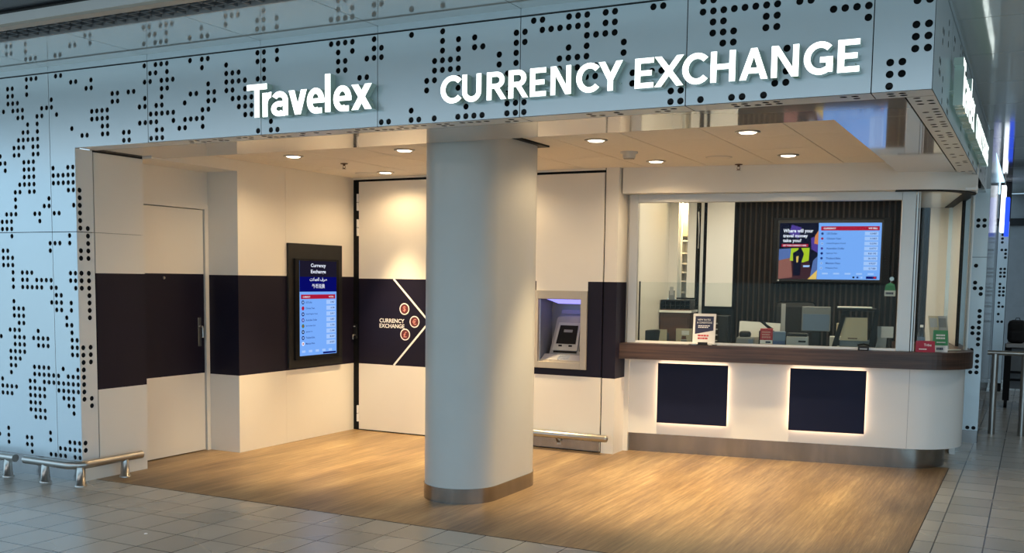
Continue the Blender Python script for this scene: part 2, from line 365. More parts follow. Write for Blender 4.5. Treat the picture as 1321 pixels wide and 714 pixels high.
# floors
mb = MB()
for x0, y0, x1, y1 in ((-16, -8, 8, 5.475), (-.598, 5.475, 8, 9.60), (-6.9, 9.6, 8, 24), (-16, 5.475, -6.9, 24)):
    mb.add([(x0, y0, 0), (x1, y0, 0), (x1, y1, 0), (x0, y1, 0)], [(0, 1, 2, 3)], 'tile')
mb.build('floor', kind='structure')
mb = MB(); mb.add([(-6.9, 5.475, 0), (-.598, 5.475, 0), (-.598, 9.6, 0), (-6.9, 9.6, 0)], [(0, 1, 2, 3)], 'wood')
mb.build('floor_wood', kind='structure')
mb = MB(); mb.box(-6.45, 5.470, -.01, -.593, 5.475, .0015, 'black'); mb.box(-.598, 5.47, -.01, -.593, 9.6, .0015, 'black')
mb.build('trim_1', kind='structure')

# ---- front cladding (perforated)
front = struct('wall_front')
def front_fn(u, v, d): return (u, YF+d, v)
def clad(i0, i1, j0, j1, name='cladding_panel', skip=None):
    us = [colx(i0-.5+k) for k in range(i1-i0+1)]; vs = [rowz(j0-.5+k) for k in range(j1-j0+1)]
    if i0 == 0: us[0] = XR
    hs = {(i-i0, j-j0) for j in range(j0, j1) for i in HOLES.get(j, []) if i0 <= i < i1}
    m = MB(); perf(m, front_fn, us, vs, hs, 'fascia', skip=skip); m.build(name, front)
seams = [0, 5, 22, 40, 58, 75, 94, 113]
for a, b in zip(seams[:-1], seams[1:]):
    if b <= 94: clad(a, b, 0, 10)
# left wing: full height panels (columns 108 and up), joint at row 20.5
def clad2(i0, i1, j0, j1): clad(i0, i1, j0, j1)
clad(94, 113, 0, 21, skip=lambda i, j: i < 14 and j >= 10); clad(108, 113, 21, 52)
clad(113, 131, 0, 21); clad(113, 131, 21, 52); clad(131, 149, 0, 21); clad(131, 149, 21, 52)
mb = MB()
for a, b in zip(seams[:-1]+[113, 131], seams[1:]+[131, 149]):   # plain band over the panels
    xa = XR if a == 0 else colx(a-.5)
    mb.box(xa-.0015, YF, ZT+.008, colx(b-.5)+.0015, YF+.02, ZC, 'fascia')
mb.build('top_band', front)
mb = MB(); mb.box(XR-.012, YF+.035, ZS+.01, colx(107.5), YF+.06, 3.4, 'dark'); mb.box(XL-.02, YF+.035, .05, colx(148.5), YF+.06, 3.4, 'dark')
mb.box(colx(107.5), YF+.035, ZS+.01, XL-.02, YF+.06, 3.4, 'dark')
mb.build('backing', front)
mb = MB(); mb.box(XL-.012, YF+.015, 0, colx(148.5), YF+.035, .165, 'sidewall'); mb.build('plinth', front)

# ---- side cladding along the corridor
random.seed(21)
side = struct('wall_side')
def side_fn(u, v, d): return (XR-d, u, v)
ys = [YF+.0565*k for k in range(0, 101)]
def pat(n0, n1, rows):
    hs = set()
    for _ in range(int((n1-n0)*.42)):
        i = random.randrange(n0, n1); j = random.choice(rows)
        for di, dj in random.choice([((0, 0), (1, 0), (0, 1)), ((0, 0), (0, 1), (0, 2)), ((0, 0), (1, 0)), ((0, 0), (1, 1), (1, 0), (0, 1)), ((0, 0), (1, 0), (2, 0))]):
            if n0 <= i+di < n1 and (j+dj) in rows: hs.add((i+di, j+dj))
    return hs
vs = [rowz(k-.5) for k in range(11)]
for a in range(0, 100, 18):
    b = min(a+18, 100)
    hs = {(i-a, j) for i, j in pat(a, b, range(0, 10))}
    m = MB(); perf(m, side_fn, ys[a:b+1], vs, hs, 'fascia', hmat='dark'); m.build('cladding_panel', side)
mb = MB(); mb.box(XR-.02, YF, ZT+.008, XR, YF+5.65, ZC, 'fascia'); mb.build('top_band', side)
mb = MB(); mb.box(XR-.06, YF+.04, ZS+.01, XR-.035, YF+6.2, 3.4, 'dark'); mb.build('backing', side)

# ---- soffit under the cladding
sof = struct('trim_2')
def sof_fn(u, v, d): return (u, v, ZS+d)
FL = [(86.76,.86),(85.77,.74),(87.12,2.25),(85.9,2.05),(84.59,1.71),(82.81,.76),(81.85,.63),(82.79,1.92),(81.8,1.98),(78.67,.76),(77.73,.65),(76.74,.72),(77.79,1.91),(74.84,.7),(73.85,.77),(74.86,1.94),(73.96,1.83),(72.88,1.78),(71.96,2.),(70,2),(69,1),(67,1),(66,2),(63,2),(62,2),(61.,1),(60,1),(59.01,1.13),(59.14,2.37),(58.06,2.03),(56.83,1.64),(57.36,2.7),(56.28,2.5),(54.41,1.38),(55.18,2.55),(53.4,1.4),(54.1,2.48),(52.28,1.38),(50.38,1.3),(49.28,1.3),(50.36,2.77),(49.41,2.88),(47.43,1.3),(46.4,1.3),(45.36,1.3),(44.41,1.3),(41.42,1.3),(40.56,1.3),(41.53,3.17),(40.58,3.11),(31.62,1.2),(31.64,3.),(30.7,3.),(28.62,1.2),(28.71,3.),(24.53,1.2),(23.53,1.2),(24.59,3.),(23.6,3.),(17.36,1.2),(16.38,1.2),(17.45,2.99),(16.42,3.),(15.4,2.8),(14.35,2.7),(14.33,1.3),(13.31,1.3),(13.38,2.88),(7.16,1.04),(6.08,.95),(6.17,2.28),(2.91,.81),(2.,.67),(3.11,1.76),(1.98,1.73)]
def nearest(c):
    return min(range(0, 130), key=lambda n: abs(n+interp(n, XPn, FPn)-c))
fl = {(nearest(c), 1 if q < 1.6 else 2) for c, q in FL}
for a, b in zip([0, 5, 22, 40, 58, 75, 94], [5, 22, 40, 58, 75, 94, 108]):
    us = [colx(a-.5+k) for k in range(b-a+1)]
    if a == 0: us[0] = XR
    v = [YF, YF+.03, YF+.0855, YF+.151, YF+.178]
    m = MB(); perf(m, sof_fn, us, v, {(i-a, j) for i, j in fl if a <= i < b}, 'fasciaedge', hmat='dark', depth=.015); m.build('flange', sof)
FR = {0: [4.37, 6.03, 7.77, 13.26, 16.24, 18.04, 20.16, 22.1, 26.74, 28.88, 31.44, 33.76, 38.63, 41.21, 48.27, 51.46, 58.94, 61.85, 70.43, 73.78],
      1: [2.5, 6.04, 7.43, 10.38, 12., 13.65, 16.65, 18.71, 20.32, 22.25, 27.12, 29.28, 31.51, 38.13, 40.85, 49.73, 56.29, 58.62, 69.42, 72.73]}
us = [-.632, -.612, -.5565, -.501, XR]; ys2 = [YF+.1785+.094*k for k in range(47)]
hs = set()
for c, l in FR.items():
    for q in l:
        j = round((q*.0556-.1785)/.094-.5)
        if 0 <= j < 46: hs.add((1+c, j))
m = MB(); perf(m, sof_fn, us, ys2, hs, 'fasciaedge', hmat='dark', depth=.015); m.build('flange', sof)
mb = MB()
for x0, x1 in zip([XL, -5.3, -4.28, -3.27, -2.25, -1.25], [-5.302, -4.282, -3.272, -2.252, -1.252, -.638]):
    mb.box(x0, YF+.184, ZS, x1, 6.11, ZS+.02, 'soffit')
for y0, y1 in ((6.112, 7.2), (7.202, 8.3), (8.302, 9.8)): mb.box(-1.08, y0, ZS, -.638, y1, ZS+.02, 'soffit')
mb.build('soffit_panel', sof)
mb = MB(); mb.box(XL-.02, YF+.005, ZS+.022, -.495, 6.11, ZS+.05, 'dark'); mb.box(XL-.03, 5.5, 2.526, XL-.004, 5.99, ZS+.02, 'dark'); mb.box(-.64, 5.5, ZS+.022, -.496, 9.85, ZS+.05, 'dark'); mb.box(-1.08, 6.11, ZS+.03, -.5, 9.8, ZS+.05, 'dark'); mb.build('backing', sof)

# ---- interior ceiling
ce = struct('ceiling')
xs = [-6.95, -6.54, -5.98, -5.42, -4.86, -4.30, -3.74, -3.18, -2.63, -2.06, -1.50, -.94, -.5]
yl = [6.0, 6.54, 7.23, 7.92, 8.61, 9.30, 9.99, 11.3]
mb = MB()
for x0, x1 in zip(xs[:-1], xs[1:]):
    for y0, y1 in zip(yl[:-1], yl[1:]):
        mb.box(x0+.004, y0+.0025, 2.625, x1-.004, y1-.0025, 2.64, 'ceil')
mb.build('ceiling_tiles', ce)
mb = MB(); mb.box(-6.95, 6.0, 2.636, -.5, 11.3, 2.66, 'brown'); mb.build('ceiling_backing', ce)

BH = 3.185
# ---- hall ceiling, grille, bulkhead
hc = struct('ceiling_hall')
mb = MB()
sx = [XR]+[colx(k-.5) for k in (5, 22, 40, 58, 75, 94, 113, 131, 149)]+[-12]
for a, b in zip(sx[:-1], sx[1:]): mb.box(b+.003, 4.64, ZC, a-.003, YF, ZC+.02, 'hallceil')
mb.box(XR+.0015, 4.64, ZC, 3.4, YF-.002, ZC+.02, 'hallceil')
yy = YF
for y in (6.62, 7.66, 8.71, 9.76, 10.81, 11.86, 12.91, 13.96, 15.0, 16.05, 17.1, 18.15, 19.2):
    mb.box(XR, yy+.005, ZC, 3.4, y-.005, ZC+.02, 'hallceil'); yy = y
mb.build('gloss_panels', hc)
mb = MB(); mb.box(-12, 4.64, ZC+.021, 3.4, YF+.02, ZC+.04, 'dark'); mb.box(XR, YF+.02, ZC+.021, 3.4, 19.2, ZC+.04, 'dark'); mb.build('ceiling_backing', hc)
mb = MB(); mb.box(-12, 4.258, 3.112, 3.4, 4.33, 3.17, 'beigeedge'); mb.build('grille_edge', hc)
mb = MB(); mb.box(-12, 4.25, 3.128, 3.4, 4.257, BH, 'whiteprint'); mb.build('bulkhead_face', hc)
mb = MB(); mb.box(-12, 4.22, BH, 3.4, 4.29, BH+.012, 'black'); mb.box(-12, -2.5, BH+.012, 3.4, 4.29, BH+.05, 'darkgreyui'); mb.build('upper_ceiling', hc)
gr = thing('ceiling_grille', 'long dark open-cell louvre grille in the glossy hall ceiling above the fascia', 'grille', (-5.5, 4.485, ZC))
mb = MB(); mb.box(-6.5, .135, -.01, 6, .152, .05, 'lgrey'); mb.box(-6.5, -.152, -.01, 6, -.14, .05, 'lgrey'); mb.build('frame', gr)
mb = MB()
for y in (-.073, 0, .073): mb.box(-6.5, y-.004, .0, 6, y+.004, .05, 'grille')
for k in range(124):
    x = -6.46+.1*k; mb.add([(x, -.14, 0), (x+.012, -.14, 0), (x+.072, .135, 0), (x+.06, .135, 0), (x, -.14, .05), (x+.012, -.14, .05), (x+.072, .135, .05), (x+.06, .135, .05)], [(0, 1, 2, 3), (0, 4, 5, 1), (1, 5, 6, 2), (2, 6, 7, 3), (3, 7, 4, 0)], 'grille')
mb.build('louvre', gr)
mb = MB(); mb.box(-12, 4.33, 3.24, 3.4, 4.64, 3.26, 'dark'); mb.build('grille_void', hc)

# ---- left return and left wall with navy band
Z1, Z2 = .702, 1.606
def banded(mb, x0, y0, x1, y1, zb, zt, cream='cream', a=Z1, b=Z2):
    for z0, z1, m in ((zb, a, cream), (a, b, 'navy'), (b, zt, cream)): mb.box(x0, y0, z0, x1, y1, z1, m)
ret = struct('wall_return')
def ret_fn(u, v, d): return (XL-d, u, v)
RSH = [(0,15),(0,16),(0,17),(0,18),(0,19),(0,20),(1,20),(1,21),(1,22),(0,23),(1,23),(0,24),(1,24),(0,26),(1,26),(0,27),(1,27),(0,28),(1,28),(1,29),(1,30),(1,31),(1,32),(0,36),(1,36),(0,37),(1,37),(0,38),(1,38),(0,39),(0,40),(0,41),(0,42),(0,43),(1,43),(1,44),(0,49),(0,50)]
for j0, j1 in ((10, 21), (21, 52)):
    m = MB(); perf(m, ret_fn, [YF, 5.408, 5.476, 5.50], [rowz(j0-.5+k) for k in range(j1-j0+1)], {(i, j-j0) for i, j in RSH if j0 <= j < j1}, 'fasciaedge', r=.0195)
    m.build('cladding_panel', ret)
mb = MB(); banded(mb, -6.72, 5.507, XL, 5.99, .10, 1.9155); mb.box(-6.72, 5.507, 1.9185, XL, 5.99, 2.525, 'cream'); mb.build('return_panel', ret)
mb = MB(); mb.box(-6.72, 5.42, .0, XL-.03, 5.985, 2.534, 'dark'); mb.build('backing', ret)
mb = MB(); mb.box(-6.72, 5.36, 0, XL-.012, 5.992, .10, 'cream'); mb.build('plinth', ret)

wl = struct('wall_left')
mb = MB(); banded(mb, -6.72, 6.97, -6.345, 7.62, 0, 2.625); banded(mb, -6.72, 7.6215, -6.345, 8.76, 0, 2.625); mb.build('banded_wall', wl)
mb = MB(); mb.box(-6.72, 5.99, 2.526, -6.345, 6.9685, 2.625, 'cream'); mb.build('lintel', wl)
mb = MB(); mb.box(-6.9, 5.99, 2.232, -6.70, 6.97, 2.53, 'cream'); mb.lathe([(.006, 0), (.006, .004), (0, .004)], (0, 0, 0), 'black', 8) if False else None
mb.build('door_head_wall', wl)
d1 = struct('door_1')
mb = MB(); banded(mb, -6.74, 6.0, -6.705, 6.915, .008, 2.185, a=.715, b=1.612); mb.build('door_leaf', d1)
mb = MB()
mb.box(-6.76, 6.0, 2.192, -6.69, 6.968, 2.232, 'cream'); mb.box(-6.76, 6.925, 0, -6.69, 6.968, 2.192, 'cream')
mb.box(-6.80, 5.99, 0, -6.76, 6.968, 2.2, 'dark'); mb.build('door_frame', d1)
mb = MB(); mb.box(-6.705, 6.835, .96, -6.697, 6.872, 1.22, 'steel', .003)
mb.tube([(-6.70, 6.853, 1.14), (-6.665, 6.853, 1.14), (-6.66, 6.853, 1.13), (-6.66, 6.853, 1.04)], .009, 'steel', 8); mb.build('door_handle', d1)
mb = MB(); mb.tube([(-6.705, 6.44, 1.575), (-6.695, 6.44, 1.575)], .012, 'chrome', 12); mb.build('peephole', d1)

# ---- back wall
wb = struct('wall_back')
mb = MB(); mb.box(-6.345, 8.70, 0, -4.233, 8.76, 2.625, 'black'); mb.box(-4.233, 8.70, 0, -3.68, 8.76, .76, 'black'); mb.box(-4.233, 8.70, 1.51, -3.68, 8.76, 2.625, 'black'); mb.box(-3.68, 8.70, 0, -3.5, 8.76, 2.625, 'black'); mb.build('backing', wb)
mb = MB(); mb.box(-6.345, 8.685, 2.606, -3.535, 8.71, 2.625, 'cream'); mb.build('head_strip', wb)
mb = MB()
banded(mb, -4.893, 8.68, -4.233, 8.70, .012, 2.582, a=.705, b=1.59)
mb.box(-4.233, 8.68, .012, -3.68, 8.70, .705, 'cream'); mb.box(-4.233, 8.68, .705, -3.68, 8.70, .77, 'navy'); mb.box(-4.233, 8.68, 1.503, -4.21, 8.70, 1.59, 'navy')
mb.box(-4.21, 8.68, 1.503, -3.68, 8.70, 1.59, 'cream'); mb.box(-4.233, 8.68, 1.59, -3.68, 8.70, 2.582, 'cream')
banded(mb, -3.70 if False else -3.68, 8.68, -3.537, 8.70, .012, 2.582, a=.705, b=1.59); mb.build('machine_wall_panel', wb)
mb = MB(); mb.box(-4.893, 8.672, .012, -3.537, 8.679, .115, 'steelh'); mb.build('kick_plate', wb)
d2 = struct('door_2')
mb = MB(); banded(mb, -6.262, 8.68, -4.90, 8.70, .012, 2.582, a=.705, b=1.59); mb.build('door_leaf', d2)
for z0, z1 in ((2.29, 2.46), (2.03, 2.20), (.09, .26)):
    mb = MB(); mb.box(-6.286, 8.672, z0, -6.264, 8.70, (z0+z1)/2-.003, 'whiteprint'); mb.box(-6.286, 8.672, (z0+z1)/2+.003, -6.264, 8.70, z1, 'whiteprint'); mb.build('hinge', d2)
mb = MB(); mb.box(-6.345, 8.688, .96, -6.295, 8.70, 1.11, 'blackpl', .003); mb.cyl(-6.32, 8.68, 1.085, 1.095, .012, 'chrome', 10)
mb.tube([(-6.32, 8.69, 1.0), (-6.32, 8.655, 1.0), (-6.318, 8.65, .99), (-6.318, 8.65, .955)], .008, 'chrome', 8); mb.build('door_handle', d2)
# printed emblem: chevron, three coin rings, lettering
def bw(a, b, d=0.): return (a, 8.6795+d, b)
mb = MB()
def bar2(p, q, t, fn, mat, d0=-.0012, d1=0.):
    (x0, y0), (x1, y1) = p, q; L = math.hypot(x1-x0, y1-y0); nx, ny = -(y1-y0)/L*t/2, (x1-x0)/L*t/2
    mb.prism([(x0+nx, y0+ny), (x1+nx, y1+ny), (x1-nx, y1-ny), (x0-nx, y0-ny)], fn, d0, d1, mat)
bar2((-5.829, 1.59), (-5.40, 1.164), .020, bw, 'whiteprint'); bar2((-5.825, .706), (-5.40, 1.164), .020, bw, 'whiteprint')
mb.build('chevron_lines', d2)
for (x, z), ch in zip(((-5.697, 1.287), (-5.575, 1.160), (-5.687, 1.027)), '$€£'):
    mb = MB(); n = 32
    circ = lambda r: [(x+r*.98*math.cos(2*PI*k/n), z+r*math.sin(2*PI*k/n)) for k in range(n)]
    mb.prism(circ(.060), bw, -.0012, 0, 'whiteprint'); mb.prism(circ(.049), bw, -.002, 0, 'redfill')
    put_text(mb, ch, (x, 8.6770, z-.03), (1, 0, 0), (0, 0, 1), .06, 'pinkprint', bold=.02, center=True)
    mb.build('coin_emblem', d2)
mb = MB()
put_text(mb, 'CURRENCY', (-6.002, 8.6785, 1.142), (1, 0, 0), (0, 0, 1), .042, 'whiteprint', w=.305, bold=.02)
put_text(mb, 'EXCHANGE', (-6.002, 8.6785, 1.088), (1, 0, 0), (0, 0, 1), .042, 'whiteprint', w=.305, bold=.02); mb.build('lettering', d2)

wr = struct('wall_right')
mb = MB(); mb.box(-3.525, 8.69, 0, -3.40, 9.06, Z1, 'cream'); mb.box(-3.525, 8.69, Z1, -3.40, 9.06, 1.59, 'navy'); mb.box(-3.525, 8.69, 1.59, -3.40, 9.06, 2.625, 'cream'); mb.build('banded_pier', wr)

# ---- bulkhead over the counter window, and booth shell (counter frame)
def cpath(v0, uc, r, vend, u0=.0, n=18):
    vc = v0+r; p = [(u0, v0)]
    p += [(uc+r*math.sin(PI/2*k/n), vc-r*math.cos(PI/2*k/n)) for k in range(n+1)]
    p.append((uc+r, vend)); return p
tr = struct('trim_3', P0, CTH)
mb = MB(); pb = cpath(-.209, 2.48, .5, 1.9, u0=-.03)
n = len(pb); inner = [(-.03, -.02), (2.48, -.02), (2.7, .1), (2.78, .3), (2.78, 1.9)]
mb.wall(pb, 2.394, 2.63, 'cream', th=.12)
mb.wall([(-.03, -.09), (2.46, -.09)], 2.394, 2.63, 'cream', th=.12)
mb.build('curved_bulkhead', tr)
mb = MB(); mb.wall(cpath(-.2, 2.48, .49, 1.9, u0=2.3), 2.386, 2.394, 'black', th=.11); mb.build('shadow_gap', tr)

win = struct('window_1', P0, CTH)
mb = MB()
mb.box(.015, -.085, 1.03, .095, -.02, 2.394, 'alu', .004); mb.box(2.36, -.085, 1.03, 2.472, -.02, 2.394, 'alu', .004)
mb.box(.095, -.085, 2.318, 2.36, -.02, 2.394, 'alu', .004); mb.build('window_frame', win)
mb = MB(); mb.box(.095, -.075, 1.032, 2.36, -.03, 1.052, 'white'); mb.build('window_sill', win)
mb = MB(); mb.box(.097, -.056, 1.052, 2.358, -.050, 2.318, 'glass'); mb.build('window_pane', win)
mb = MB(); mb.box(.11, .02, 1.034, 2.35, .026, 1.595, 'paneglass'); mb.box(.10, .015, 1.034, .112, .031, 1.6, 'blackpl'); mb.build('counter_screen', win)
gp = cpath(-.056, 2.50, .47, 2.0, u0=2.5)[0:20]
mb = MB(); mb.wall(gp, 1.034, 2.386, 'screenglass', th=.01); mb.build('curved_pane', win)
mb = MB(); mb.box(2.478, -.075, 1.034, 2.492, -.03, 2.386, 'chrome'); mb.box(2.500, -.07, 1.034, 2.508, -.04, 2.386, 'alu'); mb.build('glazing_bar', win)
mb = MB(); mb.box(2.945, .36, 1.034, 2.975, .41, 2.386, 'alu'); mb.build('glazing_bar', win)

booth = struct('wall_booth', P0, CTH)
VB = 2.05
mb = MB(); mb.box(-.02, -.02, 0, .03, VB, 2.63, 'cream'); mb.build('left_lining', booth)
mb = MB(); mb.box(.75, VB, 0, 2.735, VB+.03, 2.63, 'slatgap')
for k in range(35):
    u = .757+.0567*k; mb.box(u, VB-.025, 0, u+.036, VB, 2.63, 'slat')
mb.build('slatted_panel', booth)
mb = MB(); mb.box(2.735, VB-.03, 0, 3.0, VB+.03, 2.63, 'white'); mb.build('plain_panel', booth)
mb = MB(); mb.box(.03, VB+.0, 1.41, .13, VB+.04, 2.63, 'cream'); mb.box(.03, VB, 0, .75, VB+.04, 1.33, 'blackpl'); mb.box(.03, VB+.55, 0, .75, VB+.6, 2.63, 'cream'); mb.box(.335, VB, 1.33, .38, VB+.05, 2.63, 'black'); mb.box(.38, VB-.01, 1.0, .412, VB+.05, 2.63, 'white'); mb.box(.412, VB, 1.33, .455, VB+.05, 2.63, 'black'); mb.box(.74, VB, 1.3, .757, VB+.05, 2.63, 'black'); mb.build('back_opening', booth)
mb = MB(); mb.box(2.93, .95, 1.034, 2.955, 2.05, 2.40, 'white'); mb.box(2.928, .93, 1.034, 2.958, .95, 2.40, 'black'); mb.box(2.928, .93, 2.385, 2.932, 2.03, 2.40, 'black'); mb.box(2.928, 2.012, 1.034, 2.932, 2.03, 2.40, 'black'); mb.build('right_lining', booth)
mb = MB(); mb.box(.03, 0.03, 2.60, 2.9, VB, 2.622, 'blackpl'); mb.box(2.50, -.04, 2.398, 2.95, VB, 2.42, 'white'); mb.build('booth_ceiling', booth)
mb = MB(); mb.box(2.93, 1.0, 0, 2.98, 2.3, 1.03, 'white'); mb.build('right_apron', booth)

# ---- right column and corridor
wc = struct('wall_column')
mb = MB()
CH = [(0,14.78),(1,14.8),(0,15.8),(1,15.8),(0,22.73),(0,25.64),(0,26.63),(1,26.67),(1,27.64),(1,30.53),(1,31.52),(1,32.54),(0,33.49),(1,33.54),(0,34.46),(1,34.43),(1,35.43),(1,36.46),(0,37.43),(1,38.43),(1,39.4),(1,40.37),(0,41.36),(1,41.38),(0,51.11),(1,51.16)]
def col_fn(u, v, d): return (u, 11.25+d, v)
for j0, j1 in ((9, 21), (21, 52)):
    m = MB(); perf(m, col_fn, [-.597, -.575, -.5185, -.462, -.448], [rowz(j0+k) for k in range(j1-j0+1)], {(1+i, round(q-.55)-j0) for i, q in CH if j0 <= round(q-.55) < j1}, 'fascia', r=.02); m.build('cladding_panel', wc)
mb = MB(); mb.box(-.60, 11.29, 0, -.452, 11.32, 2.55, 'dark'); mb.build('backing', wc)
mb = MB(); mb.box(-.60, 11.275, 0, -.455, 11.32, .14, 'sidewall'); mb.build('plinth', wc)
mb = MB(); mb.box(-.82, 11.22, 0, -.604, 11.30, 2.55, 'fascia'); mb.build('plain_panel', wc)
mb = MB(); mb.prism([(-.75, 11.32), (-.455, 11.32), (-.565, 16.95), (-.75, 16.95)], lambda a, b, d: (a, b, d), .15, 3.15, 'sidewall'); mb.prism([(-.75, 11.32), (-.475, 11.32), (-.585, 16.95), (-.75, 16.95)], lambda a, b, d: (a, b, d), 0, .15, 'grey'); mb.build('corridor_side', wc)
mb = MB(); mb.box(-.64, 11.0, 2.53, XR+.002, 11.33, 3.15, 'fascia'); mb.build('head_block', wc)
def col2_fn(u, v, d): return (u, 17.0+d, v)
random.seed(5)
hs = set()
for q in (2.39, 2.33, 2.27, 2.15, 2.09, 2.03, 1.9, 1.84, 1.78, 1.66, 1.6, 1.53, 1.47, 1.36, 1.30, 1.24, 1.18, 1.12):
    j = round((3.078-q)/.0567)-9
    for i in (1, 2):
        if random.random() < .8: hs.add((i, j))
m = MB(); perf(m, col2_fn, [-.545, -.51, -.4575, -.405, -.395], [rowz(9+k) for k in range(44)], hs, 'fascia', r=.02); m.build('cladding_panel', wc)
mb = MB(); mb.box(-.55, 17.04, 0, -.40, 17.4, 3.15, 'dark'); mb.build('backing', wc)
mb = MB(); mb.box(-3.0, 19.2, 0, 4, 19.4, 3.15, 'farwall'); mb.box(-3, 19.15, 2.62, 4, 19.2, 2.74, 'dark'); mb.build('wall_far', kind='structure')
mb = MB(); mb.box(3.4, 6.5, 0, 3.6, 19.3, 3.17, 'farwall'); mb.build('wall_corridor_unseen', kind='structure')  # unseen wall opposite, put in to keep daylight off the side cladding
mb = MB(); mb.box(-12, YF+.02, 0, -11.8, 12, 3.17, 'farwall'); mb.build('wall_outer', kind='structure')

# ================================================================ THINGS
# ---- big illuminated signs : letters from strokes (units: cap height 1)
def ring(cx, cy, rx, ry, a0, a1, t, tx=None, n=18):
    tx = tx or t; out = []
    A = [math.radians(a0+(a1-a0)*k/n) for k in range(n+1)]
    for p, q in zip(A[:-1], A[1:]):
        out.append([(cx+rx*math.cos(p), cy+ry*math.sin(p)), (cx+rx*math.cos(q), cy+ry*math.sin(q)), (cx+(rx-tx)*math.cos(q), cy+(ry-t)*math.sin(q)), (cx+(rx-tx)*math.cos(p), cy+(ry-t)*math.sin(p))])
    return out
def rc(x0, y0, x1, y1): return [[(x0, y0), (x1, y0), (x1, y1), (x0, y1)]]
def glyph(ch, w, t=.205):
    h = t*.86
    if ch == 'C': return ring(w*.60, .5, w*.60, .515, 42, 318, t*.95, t*1.05)
    if ch == 'U': return rc(0, .36, t, 1)+rc(w-t, .36, w, 1)+ring(w/2, .37, w/2, .385, 180, 360, t)
    if ch == 'R': return rc(0, 0, t, 1)+rc(t, 1-h, w*.52, 1)+rc(t, .40, w*.52, .40+h)+ring(w*.50, .70, w*.42, .30, -90, 90, h, t)+[[(w*.36, .44), (w*.62, .46), (w*1.02, 0), (w*.74, 0)]]
    if ch == 'E': return rc(0, 0, t, 1)+rc(t, 0, w, h)+rc(t, .41, w*.9, .41+h)+rc(t, 1-h, w, 1)
    if ch == 'N': return rc(0, 0, t*.92, 1)+rc(w-t*.92, 0, w, 1)+[[(0, 1), (t*1.05, 1), (w, 0), (w-t*1.05, 0)]]
    if ch == 'Y': return [[(0, 1), (t*1.18, 1), (w/2+t*.5, .42), (w/2-t*.5, .36)], [(w, 1), (w-t*1.18, 1), (w/2-t*.5, .42), (w/2+t*.5, .36)]]+rc(w/2-t/2, 0, w/2+t/2, .45)
    if ch == 'X': return [[(0, 1), (t*1.2, 1), (w, 0), (w-t*1.2, 0)], [(w, 1), (w-t*1.2, 1), (0, 0), (t*1.2, 0)]]
    if ch == 'H': return rc(0, 0, t, 1)+rc(w-t, 0, w, 1)+rc(t, .41, w-t, .41+h)
    if ch == 'A': return [[(0, 0), (t*1.08, 0), (w/2+t*.45, 1), (w/2-t*.5, 1)], [(w, 0), (w-t*1.08, 0), (w/2-t*.45, 1), (w/2+t*.5, 1)]]+rc(w*.25, .20, w*.75, .20+h)
    if ch == 'G': return ring(w*.56, .5, w*.56, .515, 45, 305, t*.95, t)+rc(w-t, .06, w, .52)+rc(w*.56, .36, w, .36+h)
    if ch == 'T': return rc(0, 1-h, w, 1)+rc(w*.5-t/2, 0, w*.5+t/2, 1-h)
    if ch == 'l': return rc(0, 0, t, 1.10)
    if ch == 'r': return rc(0, 0, t, .72)+ring(w*.95, .36, w*.95, .375, 86, 170, h, t*1.0, 8)
    if ch == 'a': return rc(w-t, 0, w, .46)+ring(w*.50, .44, w*.50, .29, 0, 148, h, t)+ring(w*.46, .215, w*.46, .225, 40, 320, h*.92, t)+rc(w*.5, .31, w-t, .31+h*.75)+rc(w*.5, -.01, w-t*.6, h*.8)
    if ch == 'v': return [[(0, .72), (t*1.1, .72), (w/2+t*.5, 0), (w/2-t*.55, 0)], [(w, .72), (w-t*1.1, .72), (w/2-t*.5, 0), (w/2+t*.55, 0)]]
    if ch == 'e': return ring(w*.5, .36, w*.5, .375, -4, 300, h, t)+rc(t*.8, .29, w, .29+h*.8)+rc(w*.5, -.014, w*.86, h*.86)
    if ch == 'x': return [[(0, .72), (t*1.2, .72), (w, 0), (w-t*1.2, 0)], [(w, .72), (w-t*1.2, .72), (0, 0), (t*1.2, 0)]]
def sign(name, label, letters, cap, fn, group=None, loc=(0, 0, 0), t=.205):
    o = thing(name, label, 'sign', loc, 0., group)
    for ch, x, w in letters:
        mb = MB()
        for q in glyph(ch, w/cap, t): mb.prism([(x+a*cap, b*cap) for a, b in q], fn, 0., .052, 'letterside', 'letter')
        for dx in (.25, .75):    # stand-off pins to the cladding
            mb.prism([(x+w*dx+.004*math.cos(k*PI/4), cap*.3+.004*math.sin(k*PI/4)) for k in range(8)], fn, .05, .0705, 'letterside')
        mb.build('letter', o)
    return o
TR = [('T', -4.704, .170), ('r', -4.572, .075), ('a', -4.500, .141), ('v', -4.354, .147), ('e', -4.207, .139), ('l', -4.063, .047), ('e', -3.998, .140), ('x', -3.858, .154)]
CU = [('C', -3.209, .138), ('U', -3.060, .128), ('R', -2.896, .127), ('R', -2.754, .125), ('E', -2.616, .101), ('N', -2.487, .126), ('C', -2.330, .133), ('Y', -2.197, .142)]
EX = [('E', -1.985, .107), ('X', -1.874, .162), ('C', -1.720, .133), ('H', -1.567, .131), ('A', -1.414, .146), ('N', -1.252, .137), ('G', -1.091, .142), ('E', -.927, .104)]
ffn = lambda x0: (lambda a, b, d: (a-x0, d, b))
def shift(L, x0): return [(c, x-x0, w) for c, x, w in L]
sign('brand_sign', 'glowing white lower-case name sign on the front fascia, left of the longer words', shift(TR, -4.2), .215, lambda a, b, d: (a, d, b), loc=(-4.2, 5.268, 2.641), t=.20)
sign('lettering_sign', 'glowing white capitals reading CURRENCY EXCHANGE on the front fascia', shift(CU+EX, -2.0), .158, lambda a, b, d: (a, d, b), loc=(-2.0, 5.268, 2.6365))
TRs = [(c, (x+4.704)*1.25, w*1.25) for c, x, w in TR]
CUs = [(c, (x+3.209), w) for c, x, w in CU+EX]
